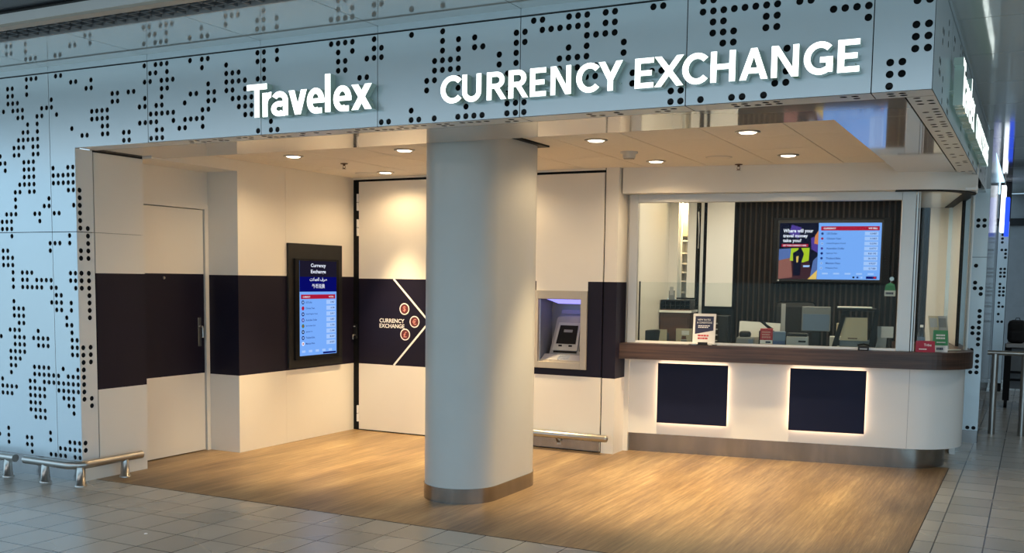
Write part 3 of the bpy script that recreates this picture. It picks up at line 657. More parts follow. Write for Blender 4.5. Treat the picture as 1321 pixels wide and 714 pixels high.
sfn = lambda a, b, d: (-d, a, b)
sign('brand_sign', 'glowing white name sign seen edge-on along the corridor side, nearer the fascia corner', TRs, .25, sfn, loc=(XR+.0705, 6.28, 2.62), t=.20)
sign('lettering_sign', 'glowing white capitals seen edge-on along the corridor side, farther from the corner', [(c, x*.82, w*.82) for c, x, w in CUs], .165, sfn, loc=(XR+.0705, 7.75, 2.62))

# ---- pillar
pl = thing('pillar', 'big round-fronted white pillar with a steel foot band standing on the wood floor', 'pillar', (-3.69, 6.68, 0))
def stad(r, y0, y1, n=24):
    return [(r*math.cos(PI+PI*k/n), y0+r*math.sin(PI+PI*k/n)) for k in range(n+1)]+[(r*math.cos(PI*k/n), y1+r*math.sin(PI*k/n)) for k in range(n+1)]
PY0, PY1, PR = -.27, .27, .28
mb = MB(); mb.prism(stad(PR, PY0, PY1), lambda a, b, d: (a, b, d), .0, 2.625, 'pillar', smooth=True); mb.build('shaft', pl)
mb = MB(); mb.prism(stad(PR+.006, PY0, PY1), lambda a, b, d: (a, b, d), .0, .108, 'steelh', smooth=True); mb.build('foot_band', pl)
mb = MB(); mb.box(.14, -.10, 2.612, .325, .45, 2.626, 'black'); mb.build('ceiling_gap', pl)

# ---- bumper rails
def rail(name, label, path, z, feet, rr=.031, end=True, grp='steel bumper rails'):
    x0 = sum(p[0] for p in feet)/len(feet); y0 = sum(p[1] for p in feet)/len(feet)
    o = thing(name, label, 'rail', (x0, y0, 0), 0., grp)
    mb = MB(); mb.tube([(x-x0, y-y0, z) for x, y in path], rr, 'chrome', 16); mb.build('tube', o)
    for x, y in feet:
        mb = MB(); mb.tube([(x-x0, y-y0, 0), (x-x0, y-y0, .012), (x-x0, y-y0, .012), (x-x0, y-y0, z-.01)], .03, 'chrome', 16, True, [.044, .044, .036, .027]); mb.build('foot', o)
def bend(pts, r, n=8):
    out = [pts[0]]
    for a, b, c in zip(pts[:-2], pts[1:-1], pts[2:]):
        a, b, c = Vector(a), Vector(b), Vector(c); u = (a-b).normalized(); v = (c-b).normalized()
        p, q = b+u*r, b+v*r; m = p+q-b
        for k in range(n+1):
            t = PI/2*k/n; out.append(tuple(m-(v*r)*math.cos(t)-(u*r)*math.sin(t)) if False else tuple(m+(p-m)*math.cos(t)+(q-m)*math.sin(t)))
    out.append(pts[-1]); return out
rail('bumper_rail', 'steel bumper rail bending round the corner at the foot of the left fascia', bend([(-6.92, 5.20), (-6.345, 5.20), (-6.345, 5.83)], .11), .155, [(-6.688, 5.20), (-6.335, 5.23), (-6.345, 5.66)])
rail('bumper_rail', 'steel bumper rail cut off by the left picture edge, straight length', [(-8.6, 5.20), (-7.03, 5.20)], .155, [(-7.121, 5.20), (-7.8, 5.20), (-8.45, 5.20)])
ar = thing('bumper_rail', 'steel bumper rail on wall brackets low under the cash machine', 'rail', (-3.9, 8.6, 0), 0., 'steel bumper rails')
mb = MB(); mb.tube([(-.93, 0, .152), (.455, 0, .152), (.47, 0, .152), (.478, 0, .152)], .034, 'chrome', 16, True, [.034, .034, .03, .012]); mb.build('tube', ar)
for x in (-.78, -.04):
    mb = MB(); mb.tube([(x, .005, .13), (x, .03, .085), (x, .072, .075)], .012, 'chrome', 10); mb.box(x-.02, .066, .05, x+.02, .074, .10, 'chrome'); mb.build('bracket', ar)

# ---- cash machine
at = thing('cash_machine', 'grey cash machine in a champagne metal surround set in the cream and navy wall', 'cash machine', (-3.956, 8.68, .77))
x0, x1, h = -.277, .276, .733; ox0, ox1, oz0, oz1 = -.224, .212, .062, .655
mb = MB(); f = -.02
mb.box(x0, f, 0, ox0, .03, h, 'atm', .003); mb.box(ox1, f, 0, x1, .03, h, 'atm', .003); mb.box(ox0, f, oz1, ox1, .03, h, 'atm', .003); mb.box(ox0, f, 0, ox1, .03, oz0, 'atm', .003); mb.build('surround', at)
mb = MB(); D = .30
for vs_ in ([(ox0, .03, oz0), (ox0, D, oz0), (ox0, D, oz1), (ox0, .03, oz1)], [(ox1, .03, oz0), (ox1, D, oz0), (ox1, D, oz1), (ox1, .03, oz1)], [(ox0, D, oz0), (ox1, D, oz0), (ox1, D, oz1), (ox0, D, oz1)], [(ox0, .03, oz0), (ox1, .03, oz0), (ox1, D, oz0), (ox0, D, oz0)], [(ox0, .03, oz1), (ox1, .03, oz1), (ox1, D, oz1), (ox0, D, oz1)]):
    mb.add(vs_, [(0, 1, 2, 3)], 'atmin')
mb.build('recess', at)
mb = MB(); mb.add([(ox0+.05, .06, oz1-.004), (ox1-.0, .06, oz1-.004), (ox1-.0, .25, oz1-.05), (ox0+.09, .25, oz1-.05)], [(0, 1, 2, 3)], 'atmglow'); mb.build('canopy_light', at)
mb = MB()   # tilted fascia
def tf(a, b, d): return (a, .10+.14*(b-.06)/.42+d, b)
mb.prism([(-.165, .125), (.205, .125), (.205, .50), (-.105, .50), (-.135, .47)], tf, 0, .05, 'atmin'); mb.prism([(-.10, .505), (.205, .505), (.205, .545), (-.10, .545)], tf, -.004, .05, 'atmin'); mb.build('control_panel', at)
mb = MB(); mb.prism([(-.135, .165), (.125, .165), (.125, .425), (-.105, .425)], tf, -.014, 0, 'lgrey'); mb.build('screen_bezel', at)
mb = MB(); mb.prism([(-.105, .225), (.10, .225), (.10, .40), (-.085, .40)], tf, -.017, -.014, 'black')
mb.prism([(-.04, .335), (.05, .335), (.05, .36), (-.04, .36)], tf, -.018, -.017, 'grey'); mb.build('screen', at)
for a_ in (-.075, .03):
    mb = MB(); mb.prism([(a_, .20), (a_+.035, .20), (a_+.035, .216), (a_, .216)], tf, -.018, -.013, 'black'); mb.build('function_key', at)
mb = MB(); mb.prism([(.145, .16), (.195, .16), (.195, .44), (.145, .44)], tf, -.018, 0, 'blackpl'); mb.prism([(.153, .33), (.188, .33), (.188, .42), (.153, .42)], tf, -.021, -.018, 'atmglow'); mb.build('card_reader', at)
mb = MB(); mb.add([(-.215, .035, .075), (.21, .035, .075), (.21, .125, .125), (-.215, .125, .125)], [(0, 1, 2, 3)], 'lgrey'); mb.box(-.22, .025, .062, .21, .04, .078, 'atm'); mb.build('shelf', at)
mb = MB()
for i in range(4):
    for j in range(4):
        x, y = -.05+.03*i, .05+.017*j; z = .075+(y-.035)*.555; mb.box(x, y, z, x+.022, y+.012, z+.006, 'chrome')
mb.build('keypad', at)
mb = MB(); mb.prism([(-.125, .14), (.115, .14), (.115, .158), (-.125, .158)], tf, -.006, 0, 'black'); mb.build('cash_slot', at)

# ---- kiosk display on the left wall
ks = thing('display_kiosk', 'tall black wall display listing exchange rates on the cream left wall', 'display', (-6.345, 8.05, .72))
def kf(a, b, d): return (d, a-8.05, b-.72)
mb = MB(); mb.box(0, -.42, 0, .025, .42, 1.2, 'blackpl', .003); mb.build('surround', ks)
mb = MB(); mb.box(.025, -.345, .075, .045, .345, 1.055, 'black', .004); mb.build('bezel', ks)
mb = MB(); X_ = .0455
def kq(a0, b0, a1, b1, mat, d): mb.add([kf(a0, b0, X_+d), kf(a1, b0, X_+d), kf(a1, b1, X_+d), kf(a0, b1, X_+d)], [(0, 1, 2, 3)], mat)
A0, A1 = 7.765, 8.345
kq(A0, .832, A1, 1.755, 'scr_blue', 0); kq(A0, 1.455, A1, 1.755, 'scr_navy', .0008); kq(A0, 1.60, A1, 1.755, 'scr_dark', .0014)
def kt(s, a, b, h, mat, w=None, **k): put_text(mb, s, kf(a, b, X_+.0026), (0, 1, 0), (0, 0, 1), h, mat, w, **k)
kt('Currency', 8.053, 1.685, .045, 'scr_white', .235, center=True, bold=.02); kt('Exchange', 8.053, 1.625, .045, 'scr_white', .235, center=True, bold=.02)
kt('\uFE95\uFEFC\uFEE4\uFECC\uFEDF\uFE8D \uFED1\uFEAE\uFEBB', 8.053, 1.55, .045, 'scr_white', .27, center=True)
kt('外币兑换', 8.053, 1.488, .045, 'scr_white', .20, center=True)
kq(A0+.02, 1.385, A1-.02, 1.428, 'scr_red', .0012); kt('CURRENCY', A0+.045, 1.397, .016, 'scr_white'); kt('WE SELL', A1-.045, 1.397, .016, 'scr_white', right=True)
rows = [('US Dollar', 'scr_ink'), ('Chinese Yuan', 'scr_red'), ('United Kingdom Pound', 'scr_navy'), ('Australian Dollar', 'scr_purple'), ('Saudi Arabian Riyal', 'scr_green'), ('Japanese Yen', 'scr_black'), ('Thailand Baht', 'scr_navy'), ('Mexican Peso', 'scr_white')]
vals = ['0.0487', '14.788', '0.0417', '0.0807', '0.1966', '13.1840', '28.3047', '24.2007']
for k, ((n_, fm), v_) in enumerate(zip(rows, vals)):
    zc = 1.352-.0575*k
    kq(A1-.165, zc-.021, A1-.02, zc+.021, 'scr_pale', .0010)
    mb.prism([(A0+.05+.02*math.cos(q*PI/8), zc+.02*math.sin(q*PI/8)) for q in range(16)], kf, X_+.0012, X_+.0003, fm)
    mb.prism([(A0+.05+.009*math.cos(q*PI/8), zc+.009*math.sin(q*PI/8)) for q in range(16)], kf, X_+.0016, X_+.0012, 'scr_pale' if k % 3 != 1 else 'scr_red')
    kt(n_, A0+.09, zc-.009, .018, 'scr_ink', bold=.01); kt(v_, A1-.035, zc-.009, .018, 'scr_ink', right=True)
for k in range(5): kq(A0+.03+.105*k, .862, A0+.085+.105*k, .885, 'scr_pale', .0010)
kq(A0+.36, .838, A1-.01, .855, 'scr_navy', .0010)
mb.build('screen', ks)

# ---- counter : base, walnut worktop
cb = thing('service_counter', 'long white counter base with two backlit navy panels and a rounded right end', 'counter', P0, CTH)
mb = MB(); mb.wall(cpath(0, 2.48, .5, 1.5, u0=.0), .175, .885, 'white', th=.03); mb.build('front_panel', cb)
mb = MB(); mb.wall(cpath(.028, 2.42, .42, 1.4, u0=.0), .0, .176, 'steelh', th=.02); mb.box(0.0, .03, .17, 2.6, .3, .18, 'dark'); mb.build('kick_plate', cb)
for ua, ub in ((.307, .948), (1.494, 2.137)):
    mb = MB(); mb.box(ua, -.045, .289, ub, -.030, .846, 'navyblue', .002); mb.build('navy_panel', cb)
    mb = MB(); e_ = .012
    mb.box(ua+e_, -.030, .289+e_, ub-e_, -.001, .846-e_, 'led'); mb.build('backlight', cb)
for u in (.006, 2.49):
    mb = MB(); mb.box(u-.0015, -.0015, .18, u+.0015, .001, .88, 'lgrey'); mb.build('panel_joint', cb)
wt = thing('worktop', 'dark walnut worktop with a thick front edge running along the counter', 'worktop', P0, CTH)
mb = MB(); wp = cpath(-.167, 2.52, .5, 1.6, u0=-.06)
top = wp+[(2.4, 1.6), (2.4, .02), (-.06, .02)]
mb.prism(top, lambda a, b, d: (a, b, d), .885, 1.030, 'walnut'); mb.build('worktop_slab', wt)

# inner desk inside the booth
dk = thing('inner_desk', 'low dark desk behind the counter glass carrying the office equipment', 'desk', P0, CTH)
mb = MB(); mb.box(.04, .05, .955, 2.38, .80, .985, 'grey'); mb.build('desk_top', dk)
mb = MB(); mb.box(.06, .08, 0, 2.36, .12, .955, 'blackpl'); mb.build('desk_panel', dk)

def scribble(mb, fn, x, z, w, h, mat, rows_, rnd, cov=.8):
    """rows of small word blocks (print too small to read in the photograph)"""
    rh = h/rows_
    for k in range(rows_):
        a = x
        while a < x+w*cov:
            l = min(w*(.1+.14*rnd.random()), x+w-a); zz = z+h-rh*(k+1)
            mb.add([fn(a, zz+rh*.2, 0), fn(a+l, zz+rh*.2, 0), fn(a+l, zz+rh*.8, 0), fn(a, zz+rh*.8, 0)], [(0, 1, 2, 3)], mat); a += l+w*.03

# ---- leaflet holder and cards on the worktop
rnd = random.Random(3)
lf = thing('leaflet_holder', 'clear leaflet stand with a navy and white notice on the worktop front edge', 'leaflet holder', W(.73, -.11, 1.03), CTH)
def lfn(a, b, d): return (a, d-.02+.045*b/.29, b)
mb = MB(); mb.prism([(-.10, .012), (.10, .012), (.102, .285), (-.102, .285)], lfn, 0, .006, 'paper')
f_ = lambda d0: (lambda a, b, d: lfn(a, b, d0))
mb.prism([(-.082, .10), (.082, .135), (.082, .262), (-.082, .262)], lfn, -.001, 0, 'ink')
put_text(mb, 'NEW RATES', lfn(-.06, .222, -.002), (1, 0, 0), (0, 0, 1), .017, 'whiteprint', .115); put_text(mb, '& CONDITIONS', lfn(-.066, .196, -.002), (1, 0, 0), (0, 0, 1), .017, 'whiteprint', .135)
scribble(mb, f_(-.002), -.055, .155, .11, .028, 'whiteprint', 2, rnd); scribble(mb, f_(-.001), -.055, .05, .11, .05, 'inkred', 2, rnd); mb.build('leaflet', lf)
mb = MB(); mb.box(-.135, -.035, 0, .115, .03, .006, 'blackpl', .002); mb.box(-.05, -.035, .006, .035, -.015, .028, 'blackpl', .002); mb.box(-.105, -.04, .004, -.06, -.02, .012, 'chrome'); mb.box(.045, -.04, .004, .08, -.02, .018, 'offwhite'); mb.build('stand_base', lf)
def card(label, u, v, w, h, mat, rz=0., lean=.25):
    o = thing('promo_card', label, 'card', W(u, v, 1.03), CTH+rz)
    fn = lambda a, b, d: (a, d+lean*b, b)
    mb = MB(); mb.prism([(-w/2, 0), (w/2, 0), (w/2*.97, h), (-w/2*.97, h)], fn, 0, .004, mat); mb.prism([(-w/2, 0), (w/2, 0), (w/2*.97, h), (-w/2*.97, h)], lambda a, b, d: (a, d+2*lean*h-lean*b, b), 0, .004, mat)
    return o, mb, (lambda d0: (lambda a, b, d: fn(a, b, d0)))
o, mb, g = card('crimson tent card with white lettering on the worktop beside the curved glass', 2.60, -.075, .155, .095, 'pinkred')
put_text(mb, 'Tribe', g(-.002)(-.012, .05, 0), (1, 0, 0), (0, 0, 1), .022, 'whiteprint', .06); scribble(mb, g(-.002), -.05, .018, .06, .014, 'whiteprint', 1, rnd); mb.build('card_sheet', o)
o, mb, g = card('green and white upright card on the worktop right of the crimson card', 2.725, .02, .12, .185, 'green', lean=.18)
mb.prism([(-.06, 0), (.06, 0), (.0595, .055), (-.0595, .055)], g(0) if False else (lambda a, b, d: (a, d+.18*b, b)), -.001, 0, 'paper')
scribble(mb, g(-.002), -.035, .105, .075, .05, 'whiteprint', 2, rnd); scribble(mb, g(-.002), -.03, .075, .07, .014, 'whiteprint', 1, rnd, 1.); scribble(mb, g(-.002), -.03, .01, .06, .035, 'ink', 1, rnd); mb.build('card_sheet', o)
bt = thing('bottle', 'clear plastic bottle with a blue label behind the crimson card', 'bottle', W(2.575, .10, 1.03), CTH)
mb = MB(); mb.lathe([(.0, 0), (.03, 0), (.032, .01), (.032, .13), (.028, .16), (.012, .195), (.012, .215)], (0, 0, 0), 'screenglass', 16); mb.build('bottle_body', bt)
mb = MB(); mb.lathe([(.0325, .05), (.0325, .12)], (0, 0, 0), 'steelblue', 16); mb.build('bottle_label', bt)
mb = MB(); mb.lathe([(.013, .205), (.013, .225), (0, .225)], (0, 0, 0), 'whiteprint', 12); mb.build('cap', bt)
for k, (u, v, lab) in enumerate(((2.70, .28, 'beige leaflet leaning against the curved glass, left of the grey one'), (2.775, .30, 'grey leaflet leaning against the curved glass, right of the beige one'))):
    o = thing('leaflet', lab, 'leaflet', W(u, v, 1.03), CTH-.1)
    mb = MB(); fn = lambda a, b, d: (a-.12*b, d+.1*b, b)
    mb.prism([(-.03, 0), (.05, 0), (.05, .30), (-.03, .30)], fn, 0, .003, 'olive' if k == 0 else 'lgrey'); mb.prism([(-.02, .2), (.04, .2), (.04, .28), (-.02, .28)], fn, -.001, 0, 'lgrey' if k == 0 else 'grey'); mb.build('leaflet_sheet', o)
pn = thing('pen', 'white pen lying on the rounded right end of the worktop', 'pen', W(2.86, .30, 1.03), CTH+.5)
mb = MB(); mb.tube([(-.07, 0, .006), (-.062, 0, .006), (.06, 0, .006), (.07, 0, .006)], .006, 'whiteprint', 8, True, [.002, .006, .006, .004]); mb.build('barrel', pn)
mb = MB(); mb.box(.02, -.0015, .011, .062, .0015, .014, 'chrome'); mb.build('clip', pn)
cl = thing('pen_holder', 'small black clip box on the worktop edge under the scanner', 'pen holder', W(2.10, -.10, 1.03), CTH)
mb = MB(); mb.box(-.045, -.03, 0, .045, .03, .04, 'blackpl', .004); mb.build('box_body', cl)
mb = MB(); mb.tube([(-.05, 0, .043), (0, -.01, .055), (.05, 0, .043)], .006, 'black', 8); mb.box(-.03, -.034, .008, .03, -.030, .02, 'lgrey'); mb.build('clip', cl)

# ---- equipment behind the glass (on the inner desk, z .985)
def item(name, label, cat, u, v, z=.985, rz=0.): return thing(name, label, cat, W(u, v, z), CTH+rz)
o = item('card_box', 'red and white printed box behind the glass, right of the papers', 'box', 1.262, .16)
mb = MB(); mb.box(-.055, -.02, 0, .055, .04, .20, 'red', .003); mb.build('box_body', o)
mb = MB(); mb.box(-.055, -.0215, .06, .055, -.020, .095, 'paper'); mb.box(-.005, -.0225, .068, .04, -.0215, .085, 'ink'); scribble(mb, lambda a, b, d: (a, -.0215, b), -.04, .11, .08, .07, 'pinkprint', 3, rnd); mb.build('box_label', o)
o = item('tissue_box', 'grey-blue box with a darker blue base beside the red box', 'box', 1.375, .17)
mb = MB(); mb.box(-.055, -.03, .09, .055, .06, .175, 'steelblue', .004); mb.build('lid', o)
mb = MB(); mb.box(-.053, -.028, 0, .053, .058, .09, 'blue', .003); mb.build('box_body', o)
o = item('receipt_printer', 'low white receipt printer with a dark top behind the glass', 'printer', 1.535, .18)
mb = MB(); mb.box(-.095, -.05, 0, .095, .10, .135, 'lgrey', .006); mb.build('casing', o)
mb = MB(); mb.box(-.088, -.04, .135, .088, .095, .165, 'blackpl', .008); mb.build('lid', o)
mb = MB(); mb.box(.01, -.053, .085, .075, -.05, .10, 'black'); mb.build('label_plate', o)
o = item('papers', 'cream sheet of paper propped up behind the red box', 'paper', 1.17, .47)
mb = MB(); mb.prism([(-.19, .10), (.19, .105), (.19, .235), (-.17, .25), (-.19, .245)], lambda a, b, d: (a, d+.3*b, b), 0, .004, 'paper'); mb.box(-.15, .02, 0, .15, .07, .10, 'lgrey'); mb.build('paper_sheet', o)
o = item('desk_phone', 'black handset leaning on the cream papers', 'phone', 1.235, .42)
mb = MB(); mb.tube([(-.04, 0, .26), (.0, 0, .22), (.06, 0, .175)], .014, 'black', 8, True, [.018, .012, .018]); mb.build('handset', o)
mb = MB(); mb.box(-.06, -.03, 0, .08, .06, .17, 'blackpl', .01); mb.build('phone_base', o)
o = item('desk_post', 'narrow white upright post between the papers and the office chair', 'post', 1.375, .68)
mb = MB(); mb.box(-.02, -.01, 0, .02, .01, .42, 'lgrey', .003); mb.build('post_panel', o)
mb = MB(); mb.tube([(.0, 0, .42), (.03, 0, .46), (.05, 0, .47)], .004, 'black', 6); mb.build('stem', o)
o = thing('office_chair', 'dark office chair with a tall backrest behind the receipt printer', 'chair', W(1.52, 1.15, 0), CTH+.3)
mb = MB(); mb.box(-.22, .16, .86, .20, .24, 1.42, 'bag', .06); mb.build('backrest', o)
mb = MB(); mb.box(-.24, -.26, .60, .24, .22, .70, 'bag', .04); mb.build('seat', o)
mb = MB(); mb.box(-.03, .22, .62, .03, .26, 1.0, 'black'); mb.build('back_support', o)
for s_ in (-1, 1):
    mb = MB(); mb.tube([(s_*.25, -.05, .64), (s_*.27, -.05, .86), (s_*.27, .12, .86)], .018, 'blackpl', 8); mb.build('armrest', o)
mb = MB(); mb.cyl(0, 0, .10, .60, .03, 'blackpl', 12); mb.build('gas_column', o)
for k in range(5):
    t = 2*PI*k/5; mb = MB(); mb.tube([(0, 0, .10), (.28*math.cos(t), .28*math.sin(t), .07)], .02, 'blackpl', 8); mb.tube([(.28*math.cos(t), .28*math.sin(t)-.015, .035), (.28*math.cos(t), .28*math.sin(t)+.015, .035)], .035, 'black', 12); mb.build('leg', o)
o = item('computer_monitor', 'rear of a grey flat monitor in front of the office chair', 'monitor', 1.68, .58)
mb = MB(); mb.box(-.13, -.01, .17, .13, .02, .40, 'grey', .008); mb.build('back_shell', o)
mb = MB(); mb.box(-.12, -.014, .175, .12, -.0101, .33, 'steelblue', .002); mb.build('vent_panel', o)
mb = MB(); mb.box(-.03, .0, .01, .03, .02, .2, 'blackpl'); mb.box(-.10, -.06, 0, .10, .08, .012, 'blackpl', .004); mb.build('stand', o)
o = item('file_box', 'cream document box low between monitor and scanner', 'box', 1.90, .46)
mb = MB(); mb.box(-.09, -.02, 0, .06, .10, .13, 'offwhite', .004); mb.box(-.035, .10, 0, .06, .16, .25, 'olive', .004); mb.build('box_body', o)
mb = MB(); mb.box(-.03, -.024, .05, .03, -.02, .10, 'blackpl'); mb.build('label_plate', o)
# big scanner / note machine with slanted black legs
o = item('note_scanner', 'beige document scanner held between slanted black side frames near the right window post', 'scanner', 2.02, .17)
mb = MB(); q = lambda a, b, d: (a, d+.25*b, b)
mb.prism([(-.115, .11), (.115, .11), (.11, .315), (-.085, .315)], q, .0, .05, 'olive'); mb.prism([(-.05, .125), (.03, .125), (.03, .135), (-.05, .135)], q, -.003, 0, 'brown'); mb.build('front_flap', o)
for a, b in (((-.20, .0), (-.10, .39)), ((.12, .0), (.17, .39))):
    mb = MB(); mb.prism([(a[0], a[1]), (a[0]+.045, a[1]), (b[0]+.04, b[1]), (b[0], b[1])], q, -.02, .06, 'black'); mb.build('side_frame', o)
mb = MB(); mb.box(-.155, .04, .375, .185, .22, .40, 'blackpl', .008); mb.build('top_tray', o)
mb = MB(); mb.box(-.15, .03, .40, .145, .2, .412, 'paper', .003); mb.build('lid', o)
mb = MB(); mb.box(-.12, .05, 0, .15, .2, .11, 'grey', .006); mb.build('base_unit', o)
o = item('desk_tray', 'white paper tray with cream notes right of the scanner', 'tray', 2.27, .25)
mb = MB(); mb.prism([(-.07, .0), (.02, .0), (.03, .14), (-.04, .14)], lambda a, b, d: (a, d, b), 0, .12, 'lgrey'); mb.build('tray_body', o)
mb = MB(); mb.box(-.02, .04, .14, .085, .06, .24, 'paper', .002); mb.box(-.05, .05, .14, .0, .07, .24, 'lgrey'); mb.build('notes', o)
o = item('cash_box', 'squat dark box at the left end behind the glass', 'box', .22, .33)
mb = MB(); mb.prism([(-.10, 0), (.10, 0), (.10, .115), (.02, .155), (-.10, .145)], lambda a, b, d: (a, d, b), -.06, .12, 'blackpl'); mb.build('box_body', o)
mb = MB(); mb.prism([(.03, .02), (.11, .02), (.11, .16), (.05, .16)], lambda a, b, d: (a, d, b), -.075, -.062, 'olive'); mb.build('paper_slip', o)
o = item('note_tray', 'cream note tray with rounded notches behind the leaflet stand', 'tray', .48, .34)
mb = MB()
mb.prism([(-.075, .05), (-.03, .05), (-.02, .10), (.02, .10), (.03, .05), (.075, .05), (.075, .17), (-.075, .17)], lambda a, b, d: (a, d, b), 0, .02, 'olive'); mb.box(-.075, .02, 0, .075, .12, .06, 'grey'); mb.build('tray_body', o)
mb = MB(); mb.box(-.02, -.004, .11, .05, .0, .15, 'paper'); mb.build('notes', o)
o = item('note_counter', 'small rounded dark note counter behind the glass, left of the red box', 'note counter', 1.06, .30)
mb = MB(); mb.box(-.08, -.04, 0, .08, .08, .11, 'grey', .02); mb.box(-.06, -.02, .10, .05, .06, .165, 'blackpl', .025); mb.build('casing', o)
mb = MB(); mb.box(.03, -.043, .02, .075, -.0401, .09, 'steelblue'); mb.build('control_plate', o)
o = thing('hanging_tag', 'green and white tag hanging inside the glass near the right window post', 'tag', W(2.30, .032, 1.50), CTH)
mb = MB(); mb.prism([(-.045, .05), (.045, .05), (.035, .10), (.0, .12), (-.035, .10)], lambda a, b, d: (a, d, b), 0, .003, 'green'); mb.build('tag_body', o)
mb = MB(); mb.box(-.045, -.0, 0, .045, .003, .05, 'paper'); scribble(mb, lambda a, b, d: (a, -.0015, b), -.035, .01, .07, .03, 'ink', 1, rnd); mb.build('paper_slip', o)
mb = MB(); mb.tube([(0, 0, .115), (.01, -.002, .15)], .003, 'chrome', 6); mb.tube([(.01, -.004, .15), (.01, .004, .15)], .018, 'chrome', 12); mb.build('suction_hook', o)
# side unit and cabinet at the left end of the booth
o = thing('side_cabinet', 'brown wooden cabinet with a pale top against the left booth wall', 'cabinet', W(.19, 1.72, 0), CTH)
mb = MB(); mb.box(-.155, -.20, 0, .17, .28, 1.27, 'brown', .003); mb.build('cabinet_body', o)
mb = MB(); mb.box(-.19+.03, -.23, 1.27, .19, .28, 1.295, 'white', .003); mb.build('cabinet_top', o)
mb = MB(); mb.box(-.14, -.214, .98, .155, -.2, 1.22, 'brown', .003); mb.box(-.14, -.214, .62, .155, -.2, .96, 'brown', .003); mb.build('drawer_front', o)
o = thing('wire_rack', 'dark wire pigeon-hole rack on top of the brown cabinet', 'rack', W(.19, 1.72, 1.295), CTH)
mb = MB(); mb.box(-.15, -.18, 0, .17, .14, .01, 'brown'); mb.box(-.15, -.18, .10, .17, .14, .11, 'blackpl'); mb.box(-.15, -.18, .05, .17, .14, .055, 'blackpl'); mb.box(-.15, .13, 0, .17, .14, .11, 'brown')
for k in range(7): mb.box(-.15+.052*k, -.18, .0, -.144+.052*k, .14, .11, 'blackpl')
mb.build('rack_frame', o)
o = thing('file_stand', 'small grey upright stand on the wire rack under the lit shelf', 'stand', W(.14, 1.66, 1.405), CTH)
mb = MB(); mb.box(-.03, -.02, 0, .03, .03, .10, 'grey', .004); mb.build('stand_body', o)
mb = MB(); mb.box(-.02, -.025, .05, .02, -.0205, .14, 'lgrey'); mb.build('stand_card', o)
o = thing('shelf_cabinet', 'lit cream shelf cabinet seen through the gap left of the white door panel', 'cabinet', W(.19, 2.35, 0), CTH)
mb = MB(); mb.box(-.06, .16, 0, .15, .18, 2.5, 'cream'); mb.box(-.07, -.02, 0, -.055, .18, 2.5, 'white'); mb.box(.145, -.02, 0, .16, .18, 2.5, 'white'); mb.build('cabinet_body', o)
for k, z in enumerate((1.47, 1.60, 1.70, 1.80, 1.92, 2.06)):
    mb = MB(); mb.box(-.055, -.0, z, .145, .16, z+.018, 'cream'); mb.build('shelf', o)
mb = MB(); mb.box(-.055, .0, 2.12, .145, .15, 2.40, 'olive'); mb.build('box_file', o)
o = thing('cupboard_door', 'white cupboard door panel standing open beside the lit shelf cabinet', 'door panel', W(.29, 2.0, 1.42), CTH)
mb = MB(); mb.box(-.045, -.02, .005, .052, .02, 1.06, 'white', .003); mb.build('panel', o)
mb = MB(); mb.box(.05, -.022, -.012, .062, .022, 1.07, 'black'); mb.box(-.15, -.022, -.012, .05, .022, .004, 'black'); mb.box(-.02, -.022, 1.06, .05, .022, 1.075, 'black'); mb.build('edge_frame', o)
mb = MB(); mb.tube([(.075, -.03, .55), (.082, -.035, .75), (.07, -.03, .95)], .008, 'chrome', 8); mb.build('pull_handle', o)
o = thing('wall_panel', 'plain white tall panel with a black edge left of the slatted wall', 'panel', W(.60, 2.0, 1.33), CTH)
mb = MB(); mb.box(-.145, -.02, .005, .15, .02, 1.2, 'white', .003); mb.build('panel', o)
mb = MB(); mb.box(.15, -.022, -.02, .165, .022, 1.2, 'black'); mb.box(-.165, -.022, -.02, .165, .022, .004, 'black'); mb.build('edge_frame', o)
o = thing('desk_computer', 'dark equipment tower with silver slots under the plain white panel', 'computer', W(.62, 1.55, 0), CTH)
mb = MB(); mb.box(-.16, -.12, 0, .16, .12, 1.25, 'blackpl', .006); mb.build('casing', o)
for k in range(4):
    mb = MB(); mb.box(-.06, -.126, .98+.06*k, .05, -.12, .995+.06*k, 'lgrey'); mb.build('slot_cover', o)

# ---- wall television
tv = thing('television', 'wide wall television with a night photo and blue exchange rate table on the slatted wall', 'television', W(1.76, 1.99, 1.945), CTH)
mb = MB(); mb.box(-.59, -.02, -.345, .60, .03, .355, 'black', .004); mb.build('back_frame', tv)
mb = MB(); mb.box(-.545, -.045, -.325, .525, -.02, .33, 'blackpl', .004); mb.build('bezel', tv)
mb = MB()
def tq(a0, b0, a1, b1, mat, d=0): mb.add([(a0, -.046-d, b0), (a1, -.046-d, b0), (a1, -.046-d, b1), (a0, -.046-d, b1)], [(0, 1, 2, 3)], mat)
def tp(pts, mat, d=.001): mb.add([(a, -.046-d, b) for a, b in pts], [tuple(range(len(pts)))], mat)
L0, L1, B0, B1 = -.525, .505, -.298, .298; Mx = -.125
tq(L0, B0, Mx, B1, 'scr_black'); tq(Mx, B0, L1, B1, 'scr_blue')
tp([(L0, B0), (-.16, B0), (-.23, -.05), (-.40, -.02), (L0, -.10)], 'scr_road'); tp([(L0, -.10), (-.40, -.06), (-.38, -.28), (L0, B0)], 'scr_roadl', .0014)
tp([(-.20, B0), (Mx, B0), (Mx, -.05), (-.17, -.1)], 'scr_sky', .0016); tp([(-.22, B0), (-.13, B0), (Mx, -.20)], 'scr_yellow', .002)
tp([(L0, -.10), (L0, .02), (-.40, .03), (-.40, -.07)], 'scr_sky', .0016); tp([(-.43, .19), (-.33, .13), (-.30, .25), (-.40, .28)], 'scr_purple', .0012)
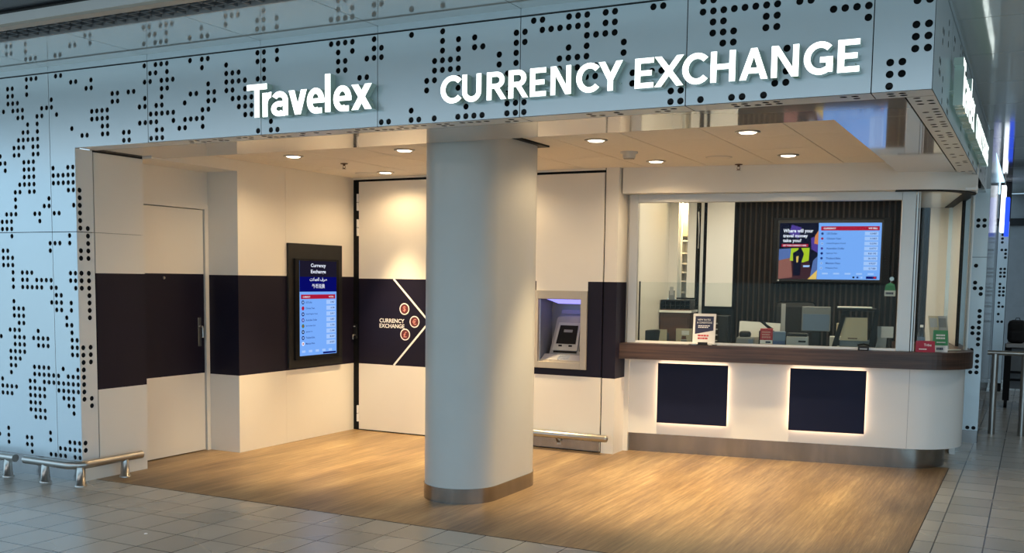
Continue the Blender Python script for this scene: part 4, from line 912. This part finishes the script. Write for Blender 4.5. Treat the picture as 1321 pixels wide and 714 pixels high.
tp([(-.19, .02), (Mx, -.02), (Mx, .16), (-.20, .14)], 'scr_purple', .0012); tp([(-.165, .08), (Mx, .07), (Mx, .22), (-.16, .16)], 'scr_orange', .0014)
tp([(-.40, .03), (-.21, .035), (-.215, -.10), (-.27, -.12), (-.41, -.10)], 'scr_lime', .0022); tp([(-.38, -.02), (-.33, .01), (-.31, .06), (-.285, .01), (-.265, -.03), (-.29, -.12), (-.30, -.26), (-.37, -.26), (-.375, -.12)], 'scr_black', .0028)
tp([(-.345, -.06), (-.32, -.05), (-.325, -.12), (-.34, -.12)], 'scr_yellow', .0032); tp([(-.27, -.15), (-.2, -.15), (-.21, -.17), (-.27, -.17)], 'scr_pale', .003)
def tt(s, a, b, h, mat, w=None, d=.004, **k): put_text(mb, s, (a, -.046-d, b), (1, 0, 0), (0, 0, 1), h, mat, w, **k)
tt('Where will your', -.488, .185, .050, 'scr_white', .31, bold=.03); tt('travel money', -.488, .135, .046, 'scr_white', .255, bold=.03); tt('take you?', -.488, .085, .046, 'scr_white', .19, bold=.03)
tq(-.50, .045, -.225, .075, 'scr_red', .003); tt('GET YOUR CURRENCY HERE', -.485, .051, .017, 'scr_white', .24)
tq(Mx+.025, .218, L1-.02, .262, 'scr_red', .001); tt('CURRENCY', Mx+.05, .231, .018, 'scr_white', bold=.025); tt('WE SELL', L1-.04, .231, .018, 'scr_white', right=True, bold=.025)
trows = ['US Dollar', 'Chinese Yuan', 'United Kingdom Pound', 'Australian Dollar', 'Japanese Yen', 'Thailand Baht', 'Mexican Peso', 'Philippine Peso']
tvals = ['0.0487', '0.3403', '0.0390', '0.0777', '8.81195', '30.1095', '0.9237', '0.7180']
for k, (n_, v_) in enumerate(zip(trows, tvals)):
    zc = .185-.052*k
    tq(L1-.165, zc-.019, L1-.03, zc+.019, 'scr_pale', .001)
    fm = ['scr_ink', 'scr_red', 'scr_pale', 'scr_purple', 'scr_navy', 'scr_ink', 'scr_pale', 'scr_pale'][k]
    tp([(Mx+.04+.013*math.cos(q*PI/6), zc+.013*math.sin(q*PI/6)) for q in range(12)], fm, .0015); tq(Mx+.035, zc-.004, Mx+.045, zc+.004, 'scr_ink', .002)
    tt(n_, Mx+.085, zc-.009, .019, 'scr_ink'); tt(v_, L1-.045, zc-.009, .018, 'scr_ink', right=True)
for k in range(5): tq(Mx+.05+.115*k, -.245, Mx+.11+.115*k, -.228, 'scr_pale', .001)
tq(L1-.135, -.288, L1-.03, -.262, 'scr_navy', .001); tq(L1-.06, -.286, L1-.035, -.264, 'scr_red', .0015)
for k in range(3): tq(L1-.27+.04*k, -.283, L1-.25+.04*k, -.265, ['scr_black', 'scr_ink', 'scr_pale'][k], .001)
mb.build('screen', tv)
mb = MB(); mb.box(-.53, -.048, -.318, -.515, -.0455, -.31, 'whiteprint'); mb.build('status_light', tv)

# ---- ceiling fittings
LX = [(-5.68, 6.93, 'farthest left, front row of the booth ceiling'), (-4.555, 6.93, 'left of the pillar, front row'), (-5.68, 8.31, 'back row, above the black-framed door'), (-2.91, 6.96, 'right of the pillar, front row'), (-2.935, 8.35, 'back row, nearest the smoke detector'), (-1.797, 6.96, 'front row, nearest the reflective soffit'), (-1.818, 8.33, 'back row, nearest the reflective soffit'), (-4.555, 8.31, 'hidden behind the pillar, back row')]
for k, (x, y, where) in enumerate(LX):
    o = thing('downlight', 'round recessed ceiling downlight, '+where, 'downlight', (x, y, 2.625), 0., 'booth ceiling downlights')
    mb = MB(); mb.lathe([(.062, 0), (.085, 0), (.085, -.006), (.066, -.010), (.062, -.002)], (0, 0, 0), 'chrome', 28); mb.build('trim_ring', o)
    mb = MB(); mb.lathe([(.063, -.004), (.05, -.012), (.02, -.016), (0, -.017)], (0, 0, 0), 'lampface', 24); mb.build('lens', o)
    ld = bpy.data.lights.new('downlight_lamp', 'SPOT'); ld.energy = DOWN; ld.color = (1, .74, .40); ld.spot_size = math.radians(58); ld.spot_blend = 1.0; ld.shadow_soft_size = .06
    lo = bpy.data.objects.new('downlight_lamp', ld); C.objects.link(lo); lo.parent = o; lo.location = (0, 0, -.03)
    ld = bpy.data.lights.new('downlight_spill', 'SPOT'); ld.energy = SPILL; ld.color = (1, .72, .40); ld.spot_size = math.radians(158); ld.spot_blend = .6; ld.shadow_soft_size = .06
    lo = bpy.data.objects.new('downlight_spill', ld); C.objects.link(lo); lo.parent = o; lo.location = (0, 0, -.03)
for x, y, lab in ((-5.61, 7.55, 'brass ceiling sprinkler between the two left downlights'), (-2.35, 8.83, 'brass ceiling sprinkler near the counter window bulkhead')):
    o = thing('sprinkler', lab, 'sprinkler', (x, y, 2.625), 0., 'ceiling sprinklers')
    mb = MB(); mb.lathe([(.035, 0), (.033, -.006), (.012, -.010), (.010, -.022), (0, -.022)], (0, 0, 0), 'brown', 16); mb.build('escutcheon', o)
    mb = MB(); mb.tube([(-.010, 0, -.02), (-.014, 0, -.035), (0, 0, -.048)], .003, 'brown', 6); mb.tube([(.010, 0, -.02), (.014, 0, -.035), (0, 0, -.048)], .003, 'brown', 6); mb.lathe([(0, -.047), (.018, -.047), (.018, -.050), (0, -.050)], (0, 0, 0), 'brown', 12); mb.build('deflector', o)
o = thing('smoke_detector', 'round white smoke detector on the ceiling right of the pillar', 'smoke detector', (-2.93, 7.69, 2.625))
mb = MB(); mb.lathe([(.07, 0), (.07, -.012), (.052, -.022), (.050, -.045), (.044, -.056), (0, -.058)], (0, 0, 0), 'offwhite', 24); mb.build('housing', o)
mb = MB(); mb.lathe([(.046, -.054), (.040, -.058), (.036, -.0585)], (0, 0, 0), 'grey', 24); mb.build('sensor_ring', o)
for x, y, lab in ((-2.37, 8.28, 'flat round ceiling speaker cover between the right downlights'), (-5.94, 8.35, 'flat round ceiling cover in the back left ceiling corner')):
    o = thing('ceiling_speaker', lab, 'speaker', (x, y, 2.625), 0., 'round ceiling covers')
    mb = MB(); mb.lathe([(.10, 0), (.10, -.004), (.085, -.007), (0, -.007)], (0, 0, 0), 'ceil', 28); mb.build('grille_cover', o)
    mb = MB(); mb.lathe([(.101, 0), (.108, 0), (.108, -.003), (.101, -.005)], (0, 0, 0), 'offwhite', 28); mb.build('trim_ring', o)

# ---- corridor: railing, trolley, backpack, hanging sign
o = thing('railing', 'brushed steel post railing on the grey tiles at the right picture edge', 'railing', (-.2, 12.08, 0))
mb = MB(); mb.tube([(-.225, 0, .885), (2.2, 0, .885)], .026, 'chrome', 14); mb.build('handrail', o)
for x in (-.148, .14, 1.0, 1.9):
    mb = MB(); mb.cyl(x, 0, 0, .875, .034, 'chrome', 16); mb.build('post', o)
o = thing('luggage_trolley', 'grey luggage trolley with black uprights behind the steel railing', 'trolley', (-.05, 15.0, 0))
mb = MB(); mb.box(-.26, -.25, .80, .45, .25, .85, 'lgrey', .01); mb.build('platform', o)
mb = MB(); mb.box(-.27, -.22, .1, -.19, -.14, .85, 'black', .005); mb.box(.38, -.22, .1, .45, -.14, .85, 'black', .005); mb.build('upright', o)
mb = MB(); mb.box(-.2, -.2, .36, .4, -.16, .39, 'black'); mb.box(-.2, -.2, .46, .4, -.16, .49, 'black'); mb.box(-.2, -.1, .25, .4, .2, .78, 'farwall'); mb.build('crossbar', o)
for x in (-.23, .41):
    mb = MB(); mb.tube([(x-.02, -.18, .06), (x+.02, -.18, .06)], .06, 'black', 14); mb.build('wheel', o)
o = thing('backpack', 'black backpack sitting on the luggage trolley at the right edge', 'backpack', (-.19, 15.0, .85))
mb = MB(); mb.box(-.115, -.08, 0, .115, .10, .305, 'bag', .055); mb.build('bag_body', o)
mb = MB(); mb.box(-.085, -.11, .02, .085, -.06, .17, 'bag', .03); mb.build('front_pocket', o)
mb = MB(); mb.tube([(-.03, .06, .30), (-.02, .06, .33), (.02, .06, .33), (.03, .06, .30)], .006, 'bag', 6); mb.build('handle', o)
o = thing('hanging_sign', 'blue and white lit sign hanging far down the right corridor', 'sign', (-.475, 16.4, 2.33))
mb = MB(); mb.box(-.04, -.01, .06, .02, .35, .72, 'signwhite'); mb.build('light_face', o)
mb = MB(); mb.box(.02, -.01, 0, .075, .35, .55, 'signblue'); mb.build('sign_face', o)
mb = MB(); mb.cyl(0, .17, .70, .81, .01, 'chrome', 8); mb.build('hanger', o)
o = thing('dust_speck', 'tiny white scrap lying on the tiles at the front left', 'scrap', (-4.82, 4.45, 0))
mb = MB(); mb.lathe([(.0, .006), (.008, .004), (.012, 0)], (0, 0, 0), 'paper', 7); mb.build('scrap', o)

# ---- area lights; the hall and corridor ones are added fill
def area(name, loc, rot, sx, sy, e, col):
    l = bpy.data.lights.new(name, 'AREA'); l.shape = 'RECTANGLE'; l.size = sx; l.size_y = sy; l.energy = e; l.color = col
    o = bpy.data.objects.new(name, l); C.objects.link(o); o.location = loc; o.rotation_euler = rot; return o
a = area('booth_area_light', W(1.4, 1.1, 2.59), (0, 0, CTH), 1.8, .5, BOOTH, (1, .80, .55))
area('hall_fill', (-4.2, 1.6, BH), (0, 0, 0), 15, 1.2, HALL*4, (.97, .98, 1))  # wide overhead fill, added out of view to brighten the hall floor
for y in (8.5, 11.5, 14.5, 17.5): area('corridor_fill', (1.6, y, 3.14), (0, 0, 0), .5, 1.2, CORR, (.95, 1, 1))  # unseen area lights added to brighten the corridor and its ceiling
area('booth_area_light', W(1.3, .45, 2.59), (0, 0, CTH), 2.0, .3, BOOTH*.7, (1, .84, .62))  # second booth light, added towards the front to brighten the equipment
a = area('shelf_lamp', W(.17, 2.22, 2.58), (0, 0, CTH), .12, .1, 22, (1, .72, .35))

# world: cool daylight of the concourse
w = bpy.data.worlds.new('concourse'); sc.world = w; w.use_nodes = True
nt = w.node_tree; nt.nodes.clear()
out = nt.nodes.new('ShaderNodeOutputWorld'); bg = nt.nodes.new('ShaderNodeBackground')
tc = nt.nodes.new('ShaderNodeTexCoord'); sp = nt.nodes.new('ShaderNodeSeparateXYZ'); rp = nt.nodes.new('ShaderNodeValToRGB')
nt.links.new(tc.outputs['Generated'], sp.inputs[0])
mr = nt.nodes.new('ShaderNodeMapRange'); mr.inputs['From Min'].default_value = -.5; mr.inputs['From Max'].default_value = .7
nt.links.new(sp.outputs['Z'], mr.inputs['Value']); nt.links.new(mr.outputs[0], rp.inputs[0])
e = rp.color_ramp.elements; e[0].position = 0; e[0].color = (.13, .15, .155, 1); e[1].position = 1; e[1].color = (.30, .44, .56, 1)
k = e.new(.40); k.color = (.27, .37, .42, 1); k = e.new(.50); k.color = (.40, .63, .82, 1)
nt.links.new(rp.outputs[0], bg.inputs[0]); bg.inputs[1].default_value = WORLD
nt.links.new(bg.outputs[0], out.inputs[0])

# ---- camera
cam = bpy.data.cameras.new('camera'); co = bpy.data.objects.new('camera', cam); C.objects.link(co)
yaw, pitch, roll = -0.47450360840447786, -0.08917020798941695, 0.013503763865433952
cy_, sy_ = math.cos(yaw), math.sin(yaw)
F = Vector((sy_*math.cos(pitch), cy_*math.cos(pitch), math.sin(pitch))); R0 = Vector((cy_, -sy_, 0)); U0 = R0.cross(F)
R = R0*math.cos(roll)+U0*math.sin(roll); U = U0*math.cos(roll)-R0*math.sin(roll)
mw = Matrix(((R.x, U.x, -F.x, 0), (R.y, U.y, -F.y, 0), (R.z, U.z, -F.z, 1.6), (0, 0, 0, 1)))
co.matrix_world = mw
cam.sensor_fit = 'HORIZONTAL'; cam.sensor_width = 36; cam.lens = 36*1307.614/1321; cam.shift_y = (477.899-357)/1321; cam.clip_start = .05; cam.clip_end = 200
sc.camera = co
sc.view_settings.view_transform = 'Standard'; sc.view_settings.look = 'None'; sc.view_settings.gamma = 1; sc.view_settings.use_curve_mapping = False
sc.view_settings.exposure = EXPO
